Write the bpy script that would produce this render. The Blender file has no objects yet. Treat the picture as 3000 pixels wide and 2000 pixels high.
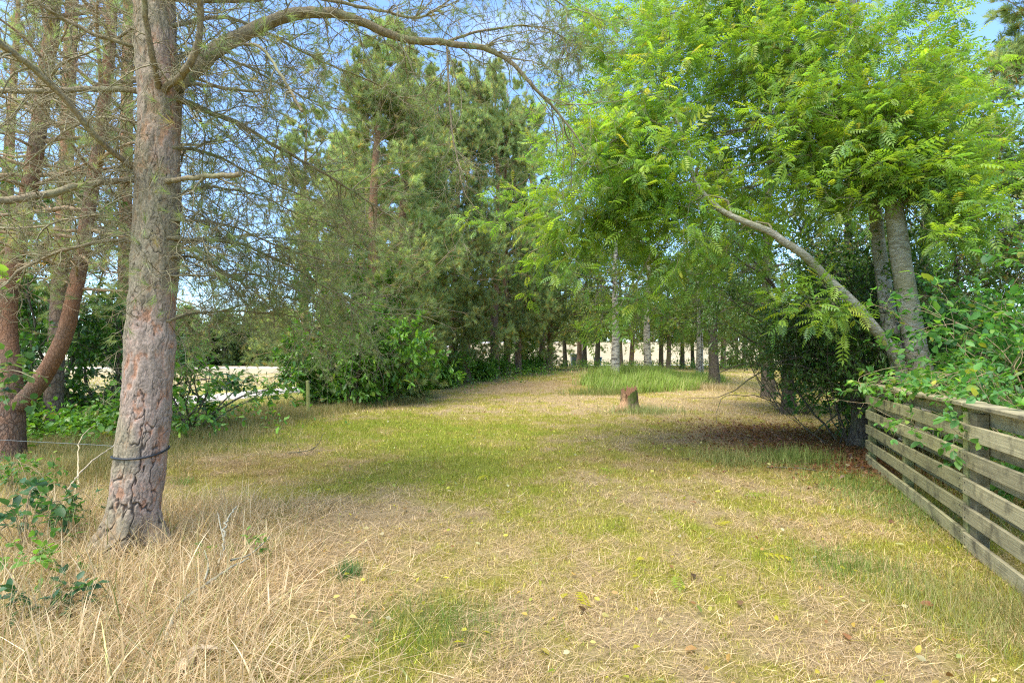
import bpy, math, random
import numpy as np
from math import radians as R

SC = bpy.context.scene
COL = SC.collection
rng = np.random.default_rng(7)
random.seed(7)

# ------------------------------------------------------------------ camera
CAMH = 1.5
cam = bpy.data.cameras.new('camera'); cam.sensor_width = 36; cam.lens = 18
cam.shift_y = 0.0187; cam.clip_end = 3000; cam.clip_start = 0.05
co = bpy.data.objects.new('camera', cam); COL.objects.link(co)
co.location = (0, 0, CAMH); co.rotation_euler = (R(90), 0, 0); SC.camera = co

# ------------------------------------------------------------------ world, sun, exposure
SUN = np.array([-0.30, -0.34, 0.90]); SUN /= np.linalg.norm(SUN)
elev = math.asin(SUN[2]); azim = math.atan2(SUN[0], SUN[1])
w = bpy.data.worlds.new('World'); SC.world = w; w.use_nodes = True
nt = w.node_tree; nt.nodes.clear()
out = nt.nodes.new('ShaderNodeOutputWorld'); bg = nt.nodes.new('ShaderNodeBackground')
sky = nt.nodes.new('ShaderNodeTexSky'); sky.sky_type = 'NISHITA'; sky.sun_disc = False
sky.sun_elevation = elev; sky.sun_rotation = azim
sky.air_density = 1.0; sky.dust_density = 0.0; sky.ozone_density = 6.0
tc = nt.nodes.new('ShaderNodeTexCoord'); mp = nt.nodes.new('ShaderNodeMapping'); mp.inputs['Scale'].default_value = (1, 1, 2.2)
cl = nt.nodes.new('ShaderNodeTexNoise'); cl.inputs['Scale'].default_value = 2.6; mp.inputs['Location'].default_value = (0, .35, -.6); cl.inputs['Detail'].default_value = 8; cl.inputs['Roughness'].default_value = .55
rp = nt.nodes.new('ShaderNodeValToRGB'); rp.color_ramp.elements[0].position = .58; rp.color_ramp.elements[1].position = .85
rp.color_ramp.elements[1].color = (.75, .75, .75, 1)
mx = nt.nodes.new('ShaderNodeMix'); mx.data_type = 'RGBA'; mx.inputs['B'].default_value = (3.6, 4.0, 4.8, 1)
nt.links.new(tc.outputs['Generated'], mp.inputs['Vector']); nt.links.new(mp.outputs[0], cl.inputs['Vector'])
nt.links.new(cl.outputs['Fac'], rp.inputs['Fac']); nt.links.new(rp.outputs[0], mx.inputs['Factor'])
nt.links.new(sky.outputs[0], mx.inputs['A']); nt.links.new(mx.outputs['Result'], bg.inputs['Color'])
bg.inputs['Strength'].default_value = 0.13
nt.links.new(bg.outputs[0], out.inputs['Surface'])
sl = bpy.data.lights.new('sun', 'SUN'); sl.energy = 2.4; sl.angle = R(48); sl.color = (1, .94, .82)
so = bpy.data.objects.new('sun', sl); COL.objects.link(so)
from mathutils import Vector
so.rotation_euler = Vector(SUN).to_track_quat('Z', 'Y').to_euler()
so.location = (0, 0, 30)
SC.view_settings.view_transform = 'Standard'; SC.view_settings.look = 'None'
SC.view_settings.exposure = 1.88; SC.view_settings.gamma = 1
cy = SC.cycles
cy.max_bounces = 9; cy.diffuse_bounces = 6; cy.glossy_bounces = 2; cy.transmission_bounces = 6; cy.transparent_max_bounces = 4
cy.use_denoising = False; cy.filter_width = 1.15; cy.caustics_reflective = False; cy.caustics_refractive = False
SC.render.use_persistent_data = False

# ------------------------------------------------------------------ helpers
S = 3000 / 2352.0
def P(x, y, Y):                       # a point read off the 2352 px wide print, at distance Y
    return np.array([(x * S - 1500) / 1500 * Y, Y, CAMH - (y * S - 1056) / 1500 * Y])
def ss(a, b, x):
    t = np.clip((x - a) / (b - a), 0, 1); return t * t * (3 - 2 * t)
def hash2(i, j, s=0):
    h = np.sin(i * 127.1 + j * 311.7 + s * 74.7) * 43758.5453; return h - np.floor(h)
def vn(x, y, s=0):
    x = np.asarray(x, float); y = np.asarray(y, float)
    i = np.floor(x); j = np.floor(y); u = x - i; v = y - j
    u = u * u * (3 - 2 * u); v = v * v * (3 - 2 * v)
    return (hash2(i, j, s) * (1 - u) + hash2(i + 1, j, s) * u) * (1 - v) + (hash2(i, j + 1, s) * (1 - u) + hash2(i + 1, j + 1, s) * u) * v
def fbm(x, y, s=0, o=4):
    a = 0; t = 0; f = 1.0; g = 1.0
    for k in range(o):
        a = a + g * vn(x * f + 13.7 * k, y * f - 7.3 * k, s + k); t += g; f *= 2.03; g *= .55
    return a / t
def gz(x, y):                         # height of the ground
    x = np.asarray(x, float); y = np.asarray(y, float)
    t = x / np.maximum(y, 3.0)
    r = ss(-.36, -.05, t)
    z = r * (1.0 * ss(14, 46, y) + 5.2 * ss(52, 135, y)) + (1 - r) * .25 * ss(150, 260, y) * 4
    z = z + .36 * np.exp(-(((x - 7.0) / 4.2) ** 2 + ((y - 26.5) / 3.6) ** 2))
    z = z + .30 * np.exp(-(((x + 4.6) / 2.6) ** 2 + ((y - 4.8) / 2.4) ** 2)) * 0
    near = ss(60, 20, y)
    return z + near * (.05 * (fbm(x * .5, y * .5, 3, 2) - .5) + .03 * (fbm(x * 2.3, y * 2.3, 5, 2) - .5))
def G(x, y, lift=0.0):                # ground point under a pixel's foot
    Y = 12.0
    for _ in range(40):
        X = (x * S - 1500) / 1500 * Y
        Y = .5 * Y + .5 * (CAMH - float(gz(X, Y))) * 1500 / (y * S - 1056)
    X = (x * S - 1500) / 1500 * Y
    return np.array([X, Y, float(gz(X, Y)) + lift])
def on(x, y, d=0.0):
    return np.array([x, y, float(gz(x, y)) - d])
def nrm(v):
    return v / np.maximum(np.linalg.norm(v, axis=-1, keepdims=True), 1e-9)
def rv(n):
    return nrm(rng.normal(size=(n, 3)))

class MB:
    def __init__(s): s.v = []; s.f = {3: [], 4: []}; s.c = []; s.n = 0; s.mi = {3: [], 4: []}
    def add(s, v, f, c=(.5, .5, .5), mi=0):
        v = np.asarray(v, float).reshape(-1, 3); f = np.asarray(f, int); c = np.asarray(c, float)
        if c.ndim == 1: c = np.tile(c, (len(v), 1))
        s.v.append(v); s.c.append(c); k = f.shape[1]
        s.f[k].append(f + s.n); s.mi[k].append(np.full(len(f), mi)); s.n += len(v)
        return s
    def build(s, name, mats, parent=None, smooth=True, org=None):
        me = bpy.data.meshes.new(name)
        V = np.concatenate(s.v)
        if org is not None: V = V - np.asarray(org)
        q = np.concatenate(s.f[4]) if s.f[4] else np.zeros((0, 4), int)
        t = np.concatenate(s.f[3]) if s.f[3] else np.zeros((0, 3), int)
        L = np.concatenate([q.ravel(), t.ravel()]); nf = len(q) + len(t)
        st = np.concatenate([np.arange(len(q)) * 4, len(q) * 4 + np.arange(len(t)) * 3])
        mi = np.concatenate(s.mi[4] + s.mi[3]) if (s.mi[4] or s.mi[3]) else np.zeros(0)
        me.vertices.add(len(V)); me.vertices.foreach_set('co', V.astype(np.float32).ravel())
        me.loops.add(len(L)); me.loops.foreach_set('vertex_index', L.astype(np.int32))
        me.polygons.add(nf); me.polygons.foreach_set('loop_start', st.astype(np.int32))
        me.polygons.foreach_set('material_index', mi.astype(np.int32))
        me.polygons.foreach_set('use_smooth', np.full(nf, smooth))
        C = np.concatenate(s.c); C = np.concatenate([C, np.ones((len(C), 1))], 1)
        a = me.attributes.new('Col', 'FLOAT_COLOR', 'POINT'); a.data.foreach_set('color', C.astype(np.float32).ravel())
        for m in (mats if isinstance(mats, (list, tuple)) else [mats]): me.materials.append(m)
        me.update(calc_edges=True)
        o = bpy.data.objects.new(name, me); COL.objects.link(o)
        if parent is not None: o.parent = parent
        return o

def tubes(mb, paths, rad, k=5, col=(.2, .15, .1), mi=0, cap=False):
    paths = np.asarray(paths, float)
    if paths.ndim == 2: paths = paths[None]; rad = np.asarray(rad, float)[None]
    rad = np.asarray(rad, float); M, N, _ = paths.shape
    T = np.gradient(paths, axis=1); T = nrm(T)
    up = np.where(np.abs(T[:, :1, 2:3]) > .8, np.array([1., 0, 0]), np.array([0, 0, 1.]))
    U = nrm(np.cross(T, np.broadcast_to(up, T.shape))); W = np.cross(T, U)
    a = np.arange(k) / k * 2 * np.pi
    ring = U[:, :, None] * np.cos(a)[:, None] + W[:, :, None] * np.sin(a)[:, None]
    V = paths[:, :, None] + ring * rad[:, :, None, None]
    b = (np.arange(M)[:, None, None] * N + np.arange(N - 1)[None, :, None]) * k
    j = np.arange(k)[None, None]; j2 = (j + 1) % k
    F = np.stack([b + j, b + j2, b + k + j2, b + k + j], -1).reshape(-1, 4)
    c = np.asarray(col, float)
    if c.ndim == 2: c = np.repeat(c, N * k, 0)
    mb.add(V, F, c, mi)
    if cap:
        for m in range(M):
            e = V[m, -1]; cpt = e.mean(0); vv = np.concatenate([e, cpt[None]])
            mb.add(vv, [[i, (i + 1) % k, k] for i in range(k)], c if c.ndim == 1 else c[0], cap if cap is not True else mi)
    return mb

def grow(O, D, L, N=6, jit=.25, grav=0.0):
    O = np.asarray(O, float); D = nrm(np.asarray(D, float)); M = len(O)
    L = np.broadcast_to(np.asarray(L, float), (M,)); g = np.broadcast_to(np.asarray(grav, float), (M,))
    out = [O]; d = D.copy()
    for i in range(N - 1):
        d = nrm(d + rng.normal(size=(M, 3)) * jit + np.stack([0 * g, 0 * g, g], 1))
        out.append(out[-1] + d * (L / (N - 1))[:, None])
    return np.stack(out, 1)

def kids(paths, per, a, b, ang, flat=0.0):
    M, N, _ = paths.shape
    idx = np.repeat(np.arange(M), per); t = rng.uniform(a, b, M * per)
    f = t * (N - 1); i = np.minimum(f.astype(int), N - 2); u = (f - i)[:, None]
    O = paths[idx, i] * (1 - u) + paths[idx, i + 1] * u
    T = nrm(paths[idx, i + 1] - paths[idx, i])
    r = rng.normal(size=T.shape); r[:, 2] *= (1 - flat)
    pz = nrm(r - (r * T).sum(1, keepdims=True) * T)
    an = ang * rng.uniform(.6, 1.3, len(t))[:, None]
    return O, nrm(T * np.cos(an) + pz * np.sin(an)), idx, t

def taper(r0, r1, N): return r0 + (r1 - r0) * np.linspace(0, 1, N)
def smooth_path(pts, n):
    pts = np.asarray(pts, float)
    q = np.concatenate([2 * pts[:1] - pts[1:2], pts, 2 * pts[-1:] - pts[-2:-1]])
    out = []; m = len(pts) - 1
    for s_ in np.linspace(0, m, n):
        i = min(int(s_), m - 1); u = s_ - i; a, b, c, d = q[i], q[i + 1], q[i + 2], q[i + 3]
        out.append(.5 * (2 * b + (c - a) * u + (2 * a - 5 * b + 4 * c - d) * u * u + (3 * b - a - 3 * c + d) * u ** 3))
    return np.array(out)

def pal(n, cols, wts=None, jit=.18):
    cols = np.asarray(cols, float); k = rng.choice(len(cols), n, p=None if wts is None else np.asarray(wts) / np.sum(wts))
    k2 = rng.choice(len(cols), n, p=None if wts is None else np.asarray(wts) / np.sum(wts)); u = rng.uniform(0, .5, n)[:, None]
    return (cols[k] * (1 - u) + cols[k2] * u) * np.exp(rng.normal(0, jit, n))[:, None]

def place(mb, T, F, O, D, U, sc, C, mi=0):
    """copies a small template (x along the leaf, z out of its face) to every point"""
    M = len(O); x = nrm(D); z = nrm(U - (U * x).sum(1, keepdims=True) * x); y = np.cross(z, x)
    sc = np.broadcast_to(np.asarray(sc, float), (M,))
    V = O[:, None] + (x[:, None] * T[None, :, :1] + y[:, None] * T[None, :, 1:2] + z[:, None] * T[None, :, 2:3]) * sc[:, None, None]
    k = len(T)
    for FF in F:
        FF = np.asarray(FF); FA = (np.arange(M)[:, None, None] * k + FF[None]).reshape(-1, FF.shape[1])
        if FF is F[0] or FF.shape == np.asarray(F[0]).shape: pass
        mb.f[FF.shape[1]].append(FA + mb.n); mb.mi[FF.shape[1]].append(np.full(len(FA), mi))
    mb.v.append(V.reshape(-1, 3)); mb.c.append(np.repeat(C, k, 0)); mb.n += M * k

# leaf templates: (verts, [faces])
def t_oval(wd=.5, fold=.12, droop=.1):
    T = np.array([[0, 0, 0], [.3, wd * .45, fold], [.35, 0, 0.02], [.3, -wd * .45, fold], [.72, wd * .36, fold * .6 - droop * .5], [.72, -wd * .36, fold * .6 - droop * .5], [1, 0, -droop]])
    return T, [np.array([[0, 2, 1], [0, 3, 2], [4, 2, 6], [2, 5, 6]]), np.array([[1, 2, 4, 4]])[:0].reshape(0, 4), np.array([[1, 2, 4], [2, 3, 5]])]
def t_diamond(wd=.5, fold=.1):
    return np.array([[0, 0, 0], [.45, wd / 2, fold], [1, 0, -.05], [.45, -wd / 2, fold]]), [np.array([[0, 3, 2, 1]])]
def t_lobed():
    prof = [(0, .02), (.18, .16), (.26, .09), (.42, .27), (.5, .14), (.68, .30), (.76, .15), (.9, .16), (1, 0)]
    T = [(x, 0, .0 - .12 * x * x) for x, _ in prof] + [(x, w_, .05 - .12 * x * x + .1 * w_) for x, w_ in prof] + [(x, -w_, .05 - .12 * x * x + .1 * w_) for x, w_ in prof]
    n = len(prof); F = [[i, i + 1, n + i + 1, n + i] for i in range(n - 1)] + [[i + 1, i, 2 * n + i, 2 * n + i + 1] for i in range(n - 1)]
    return np.array(T, float), [np.array(F)]
def t_pinnate(npair=5, wd=.085, ll=.30, droop=.25):
    V = []; F = []
    def leaflet(o, d, l):
        d = np.array(d, float); d /= np.linalg.norm(d); s = np.array([-d[1], d[0], 0]); b = len(V); o = np.array(o, float)
        up = np.array([0, 0, .02])
        V.extend([o, o + d * l * .42 + s * wd * .55 + up, o + d * l + np.array([0, 0, -.06 * l / ll]), o + d * l * .42 - s * wd * .55 + up]); F.append([b, b + 3, b + 2, b + 1])
    for i in range(npair):
        x = .2 + .75 * i / (npair - 1) * .93; z = -droop * x * x
        l = ll * (.8 + .4 * math.sin(math.pi * (i + .7) / npair))
        for sgn in (1, -1): leaflet((x, 0, z), (.55, sgn * .85, -.12), l)
    leaflet((.95, 0, -droop * .9), (1, 0, -.3), ll)
    b = len(V); V.extend([np.array([0, .006, 0]), np.array([0, -.006, 0]), np.array([.97, -.004, -droop * .94]), np.array([.97, .004, -droop * .94])]); F.append([b, b + 1, b + 2, b + 3])
    return np.array(V), [np.array(F)]
def t_tuft(n=12, wd=.05, spread=.9, shoot=.8):
    V = []; F = []
    for i in range(n):
        a = i * 2.39996; s_ = shoot * (i + .5) / n; th = spread * (1.0 - .45 * i / n)
        d = np.array([math.cos(th), math.sin(th) * math.cos(a), math.sin(th) * math.sin(a)]); o = np.array([s_, 0, 0])
        p = np.array([0, -math.sin(a), math.cos(a)]); b = len(V)
        V.extend([o - p * wd * .5, o + p * wd * .5, o + d]); F.append([b, b + 1, b + 2])
    return np.array(V), [np.array(F)]

# ------------------------------------------------------------------ materials
def mat(name):
    m = bpy.data.materials.new(name); m.use_nodes = True; n = m.node_tree; n.nodes.clear()
    o = n.nodes.new('ShaderNodeOutputMaterial'); return m, n, o
def nd(n, t, **kw):
    x = n.nodes.new(t)
    for k, v in kw.items():
        if k in x.inputs.keys(): x.inputs[k].default_value = v
        else: setattr(x, k, v)
    return x
def leafmat(name, trans=.45, rough=.5, spec=.35, tcol=(1.25, 1.3, .45)):
    m, n, o = mat(name)
    at = nd(n, 'ShaderNodeAttribute', attribute_name='Col')
    b = nd(n, 'ShaderNodeBsdfPrincipled', Roughness=rough); b.inputs['Specular IOR Level'].default_value = spec
    t = n.nodes.new('ShaderNodeBsdfTranslucent'); mul = nd(n, 'ShaderNodeMix', data_type='RGBA', blend_type='MULTIPLY')
    mul.inputs['Factor'].default_value = 1; mul.inputs['B'].default_value = (*tcol, 1)
    ms = n.nodes.new('ShaderNodeMixShader'); ms.inputs[0].default_value = trans
    n.links.new(at.outputs['Color'], b.inputs['Base Color']); n.links.new(at.outputs['Color'], mul.inputs['A'])
    n.links.new(mul.outputs['Result'], t.inputs['Color'])
    n.links.new(b.outputs[0], ms.inputs[1]); n.links.new(t.outputs[0], ms.inputs[2]); n.links.new(ms.outputs[0], o.inputs['Surface'])
    return m
M_LEAF = leafmat('leaf', .5, .42, .4, (1.4, 1.45, .55))
M_DARKLEAF = leafmat('glossy_leaf', .35, .33, .5, (1.4, 1.5, .5))
M_NEEDLE = leafmat('needle', .46, .5, .3, (1.2, 1.2, .7))
M_GRASS = leafmat('grass_blade', .3, .6, .2, (1.2, 1.2, .7))

def bark(name, c1, c2, c3, scale=18, stretch=.45, bump=.8, top=None, topz=(3, 6), moss=None, dist=.03):
    m, n, o = mat(name); b = nd(n, 'ShaderNodeBsdfPrincipled', Roughness=.88); b.inputs['Specular IOR Level'].default_value = .15
    tc_ = n.nodes.new('ShaderNodeTexCoord'); mp_ = nd(n, 'ShaderNodeMapping'); mp_.inputs['Scale'].default_value = (1, 1, stretch)
    n.links.new(tc_.outputs['Object'], mp_.inputs['Vector'])
    nz = nd(n, 'ShaderNodeTexNoise', Scale=scale * .35, Detail=6.0, Roughness=.65)
    add = nd(n, 'ShaderNodeVectorMath', operation='MULTIPLY_ADD'); add.inputs[1].default_value = (.12, .12, .12)
    n.links.new(mp_.outputs[0], nz.inputs['Vector']); n.links.new(nz.outputs['Color'], add.inputs[0]); n.links.new(mp_.outputs[0], add.inputs[2])
    vo = nd(n, 'ShaderNodeTexVoronoi', feature='DISTANCE_TO_EDGE', Scale=scale); n.links.new(add.outputs[0], vo.inputs['Vector'])
    vc = nd(n, 'ShaderNodeTexVoronoi', feature='F1', Scale=scale); n.links.new(add.outputs[0], vc.inputs['Vector'])
    fine = nd(n, 'ShaderNodeTexNoise', Scale=scale * 3.5, Detail=5.0, Roughness=.7); n.links.new(mp_.outputs[0], fine.inputs['Vector'])
    big = nd(n, 'ShaderNodeTexNoise', Scale=2.2, Detail=3.0); n.links.new(tc_.outputs['Object'], big.inputs['Vector'])
    r = n.nodes.new('ShaderNodeValToRGB'); r.color_ramp.elements[0].position = .0; r.color_ramp.elements[0].color = (*c3, 1)
    e = r.color_ramp.elements[1]; e.position = .18; e.color = (*c1, 1)
    n.links.new(vo.outputs['Distance'], r.inputs[0])
    sep = n.nodes.new('ShaderNodeSeparateColor'); n.links.new(vc.outputs['Color'], sep.inputs[0])
    mx1 = nd(n, 'ShaderNodeMix', data_type='RGBA'); mx1.inputs['B'].default_value = (*c2, 1)
    ma = nd(n, 'ShaderNodeMath', operation='MULTIPLY'); n.links.new(sep.outputs[0], ma.inputs[0]); n.links.new(fine.outputs['Fac'], ma.inputs[1])
    n.links.new(ma.outputs[0], mx1.inputs['Factor']); n.links.new(r.outputs[0], mx1.inputs['A'])
    cur = mx1.outputs['Result']
    if top:
        sx = n.nodes.new('ShaderNodeSeparateXYZ'); n.links.new(tc_.outputs['Object'], sx.inputs[0])
        mr = nd(n, 'ShaderNodeMapRange'); mr.inputs['From Min'].default_value = topz[0]; mr.inputs['From Max'].default_value = topz[1]
        n.links.new(sx.outputs['Z'], mr.inputs['Value'])
        mt = nd(n, 'ShaderNodeMix', data_type='RGBA'); mt.inputs['B'].default_value = (*top, 1)
        mm = nd(n, 'ShaderNodeMath', operation='MULTIPLY'); mm.inputs[1].default_value = .6
        n.links.new(mr.outputs[0], mm.inputs[0]); n.links.new(mm.outputs[0], mt.inputs['Factor']); n.links.new(cur, mt.inputs['A']); cur = mt.outputs['Result']
    if moss:
        rm = n.nodes.new('ShaderNodeValToRGB'); rm.color_ramp.elements[0].position = .48; rm.color_ramp.elements[1].position = .66
        n.links.new(big.outputs['Fac'], rm.inputs[0])
        mk = nd(n, 'ShaderNodeMath', operation='MULTIPLY'); mk.inputs[1].default_value = .7; n.links.new(rm.outputs[0], mk.inputs[0])
        mt = nd(n, 'ShaderNodeMix', data_type='RGBA'); mt.inputs['B'].default_value = (*moss, 1)
        n.links.new(mk.outputs[0], mt.inputs['Factor']); n.links.new(cur, mt.inputs['A']); cur = mt.outputs['Result']
    hsv = nd(n, 'ShaderNodeHueSaturation'); mr2 = nd(n, 'ShaderNodeMapRange'); mr2.inputs['To Min'].default_value = .55; mr2.inputs['To Max'].default_value = 1.45
    n.links.new(fine.outputs['Fac'], mr2.inputs['Value']); n.links.new(mr2.outputs[0], hsv.inputs['Value']); n.links.new(cur, hsv.inputs['Color'])
    n.links.new(hsv.outputs[0], b.inputs['Base Color'])
    hs = nd(n, 'ShaderNodeMath', operation='MULTIPLY_ADD'); hs.inputs[1].default_value = .25
    mn = nd(n, 'ShaderNodeMath', operation='MINIMUM'); mn.inputs[1].default_value = .2; n.links.new(vo.outputs['Distance'], mn.inputs[0])
    n.links.new(fine.outputs['Fac'], hs.inputs[0]); n.links.new(mn.outputs[0], hs.inputs[2])
    bp = nd(n, 'ShaderNodeBump', Strength=bump, Distance=dist); n.links.new(hs.outputs[0], bp.inputs['Height'])
    n.links.new(bp.outputs[0], b.inputs['Normal']); n.links.new(b.outputs[0], o.inputs['Surface'])
    return m
B_MAIN = bark('flaky_pine_bark', (.40, .27, .22), (.46, .25, .17), (.15, .09, .065), 24, .42, .9, moss=(.30, .27, .13))
B_PINE = bark('pine_bark', (.22, .16, .12), (.30, .19, .12), (.07, .05, .04), 14, .4, 1.0, top=(.40, .19, .09), topz=(2.2, 5))
B_RED = bark('red_pine_bark', (.21, .14, .10), (.36, .18, .10), (.06, .04, .03), 26, .4, 1.0, top=(.34, .16, .08), topz=(.9, 1.8), moss=(.17, .13, .09), dist=.04)
B_DARK = bark('dark_bark', (.12, .10, .075), (.16, .13, .09), (.04, .03, .025), 18, .4, .9, moss=(.10, .12, .04))
B_ASH = bark('ash_bark', (.29, .245, .165), (.62, .59, .52), (.17, .14, .09), 15, 2.6, .7, moss=(.24, .22, .11), dist=.02)
B_TWIG = bark('twig_bark', (.27, .235, .13), (.34, .285, .16), (.15, .125, .08), 40, .5, .4, dist=.01)

def simple(name, col, rough=.6, noise=0, ns=20, bump=0, metal=0, stretch=(1, 1, 1), col2=None):
    m, n, o = mat(name); b = nd(n, 'ShaderNodeBsdfPrincipled', Roughness=rough, Metallic=metal)
    tc_ = n.nodes.new('ShaderNodeTexCoord'); mp_ = nd(n, 'ShaderNodeMapping'); mp_.inputs['Scale'].default_value = stretch
    nz = nd(n, 'ShaderNodeTexNoise', Scale=ns, Detail=6.0, Roughness=.65)
    n.links.new(tc_.outputs['Object'], mp_.inputs['Vector']); n.links.new(mp_.outputs[0], nz.inputs['Vector'])
    mx_ = nd(n, 'ShaderNodeMix', data_type='RGBA'); mx_.inputs['A'].default_value = (*col, 1)
    mx_.inputs['B'].default_value = (*(col2 or tuple(c * (1 - noise) for c in col)), 1)
    r = n.nodes.new('ShaderNodeValToRGB'); r.color_ramp.elements[0].position = .38; r.color_ramp.elements[1].position = .66
    n.links.new(nz.outputs['Fac'], r.inputs[0]); n.links.new(r.outputs[0], mx_.inputs['Factor']); n.links.new(mx_.outputs['Result'], b.inputs['Base Color'])
    if bump:
        bp = nd(n, 'ShaderNodeBump', Strength=bump, Distance=.02); n.links.new(nz.outputs['Fac'], bp.inputs['Height']); n.links.new(bp.outputs[0], b.inputs['Normal'])
    n.links.new(b.outputs[0], o.inputs['Surface']); return m
def attrmat(name, rough=.9, ns=60, amt=.5, bump=.5, ns2=None, dist=.02):
    m, n, o = mat(name); b = nd(n, 'ShaderNodeBsdfPrincipled', Roughness=rough); b.inputs['Specular IOR Level'].default_value = .15
    at = nd(n, 'ShaderNodeAttribute', attribute_name='Col'); tc_ = n.nodes.new('ShaderNodeTexCoord')
    nz = nd(n, 'ShaderNodeTexNoise', Scale=ns, Detail=7.0, Roughness=.75); n.links.new(tc_.outputs['Object'], nz.inputs['Vector'])
    mr = nd(n, 'ShaderNodeMapRange'); mr.inputs['From Min'].default_value = .3; mr.inputs['From Max'].default_value = .7
    mr.inputs['To Min'].default_value = 1 - amt; mr.inputs['To Max'].default_value = 1 + amt
    hsv = nd(n, 'ShaderNodeHueSaturation'); n.links.new(nz.outputs['Fac'], mr.inputs['Value']); n.links.new(mr.outputs[0], hsv.inputs['Value'])
    n.links.new(at.outputs['Color'], hsv.inputs['Color']); n.links.new(hsv.outputs[0], b.inputs['Base Color'])
    bp = nd(n, 'ShaderNodeBump', Strength=bump, Distance=dist); n.links.new(nz.outputs['Fac'], bp.inputs['Height']); n.links.new(bp.outputs[0], b.inputs['Normal'])
    n.links.new(b.outputs[0], o.inputs['Surface']); return m
M_GROUND = attrmat('meadow_ground', .95, 35, .45, .9)
M_WOODATTR = attrmat('weathered_wood', .85, 30, .3, .3)

# ------------------------------------------------------------------ tagging
def tag(o, label=None, cat=None, group=None, kind=None):
    if label: o['label'] = label
    if cat: o['category'] = cat
    if group: o['group'] = group
    if kind: o['kind'] = kind
    return o
def thing(name, loc, label, cat, group=None):
    o = bpy.data.objects.new(name, None); o.empty_display_size = .2; COL.objects.link(o); o.location = [float(a) for a in loc]
    return tag(o, label, cat, group)
def dup(src, loc, rz=0, sc=1, label=None, group=None):
    r = src.copy(); COL.objects.link(r); r.location = [float(a) for a in loc]; r.rotation_euler = (0, 0, rz); r.scale = (sc,) * 3 if np.isscalar(sc) else sc
    if label: r['label'] = label
    if group: r['group'] = group
    for ch in list(src.children):
        c = ch.copy(); COL.objects.link(c); c.parent = r
        for g in list(ch.children):
            d = g.copy(); COL.objects.link(d); d.parent = c
    return r

# ================================================================== THE GROUND
def gpx(x, y): p = G(x, y); return p[0], p[1]
GREEN = np.array([.26, .295, .03]); OLIVE = np.array([.36, .31, .055]); STRAW = np.array([.47, .345, .18]); BROWN = np.array([.20, .115, .06]); TAN = np.array([.36, .25, .125])
spots = []   # (x, y, sx, sy, amount toward dry (+) or green (-))
def spot(px, py, rx, ry, amt):
    a = gpx(px, py); b = gpx(px + rx, py); c = gpx(px, py + ry)
    spots.append((a[0], a[1], max(abs(b[0] - a[0]), .2), max(abs(c[1] - a[1]), .2), amt))
for s_ in [(1000, 1000, 170, 60, -.45), (880, 975, 90, 20, -.5), (1120, 1060, 150, 40, -.25), (1420, 1220, 130, 60, -.3), (1020, 1480, 120, 60, -.45), (2080, 1150, 90, 60, -.4),
           (1900, 1350, 200, 120, -.22), (1350, 930, 120, 15, .25), (1190, 890, 70, 12, .35), (1080, 1220, 200, 70, .5), (620, 1060, 160, 30, .35), (500, 1350, 300, 120, .45),
           (1560, 1400, 250, 60, .2), (2000, 1490, 250, 60, .35), (1300, 1350, 200, 50, .22), (1600, 930, 100, 20, .35), (1700, 1010, 150, 25, .25), (800, 1200, 120, 50, .4), (1500, 1120, 250, 40, .1), (700, 930, 80, 10, -.3)]:
    spot(*s_)
LIT = [(G(1810, 1010)[:2], 1.6, 1.9, .9), (G(1950, 1060)[:2], .8, .9, .9), (G(640, 1060)[:2], 1.5, .8, .45), (G(500, 1100)[:2], .9, .6, .4), (G(1500, 1060)[:2], 1.6, .7, .35), (G(1330, 880)[:2], 3, 2, .3), (G(1180, 890)[:2], 2, 2.5, .35)]
def dry(x, y):
    d = .5 + .8 * (fbm(x * .75, y * .75, 11, 5) - .5) + 1.1 * (fbm(x * 3.1, y * 2.2, 17, 4) - .5) + .5 * (fbm(x * 11, y * 8, 19, 2) - .5)
    for (a, b, sx, sy, am) in spots: d = d + .75 * am * np.exp(-.5 * (((x - a) / sx) ** 2 + ((y - b) / sy) ** 2))
    d = d + .25 * ss(40, 60, y) + .14 * ss(7, 17, y)
    return np.clip(d, 0, 1)
def litter(x, y):
    d = 0 * x
    for (p, sx, sy, am) in LIT: d = d + .75 * am * np.exp(-.5 * (((x - p[0]) / sx) ** 2 + ((y - p[1]) / sy) ** 2))
    return np.clip(d * (.45 + 1.1 * fbm(x * 2.2, y * 2.2, 23, 3)), 0, 1)
ROAD = smooth_path([(-18, -14, 0), (-15.5, 3, 0), (-12.6, 19, 0), (-10.6, 30, 0), (-7.2, 42, 0), (2, 51, 0), (14, 54.5, 0), (34, 57, 0), (90, 62, 0)], 90)
def road_d(x, y):
    d = np.full(np.shape(x), 1e9)
    for p in ROAD: d = np.minimum(d, (x - p[0]) ** 2 + (y - p[1]) ** 2)
    return np.sqrt(d)
def gcol(x, y, jit=None):
    d = dry(x, y)[..., None]
    if jit is not None: d = np.clip(d + jit[..., None], 0, 1)
    c = np.where(d < .45, GREEN + (OLIVE - GREEN) * (d / .45), OLIVE + (STRAW - OLIVE) * np.clip((d - .45) / .4, 0, 1))
    l = litter(x, y)[..., None]; c = c * (1 - l) + BROWN * l
    return c
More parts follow.
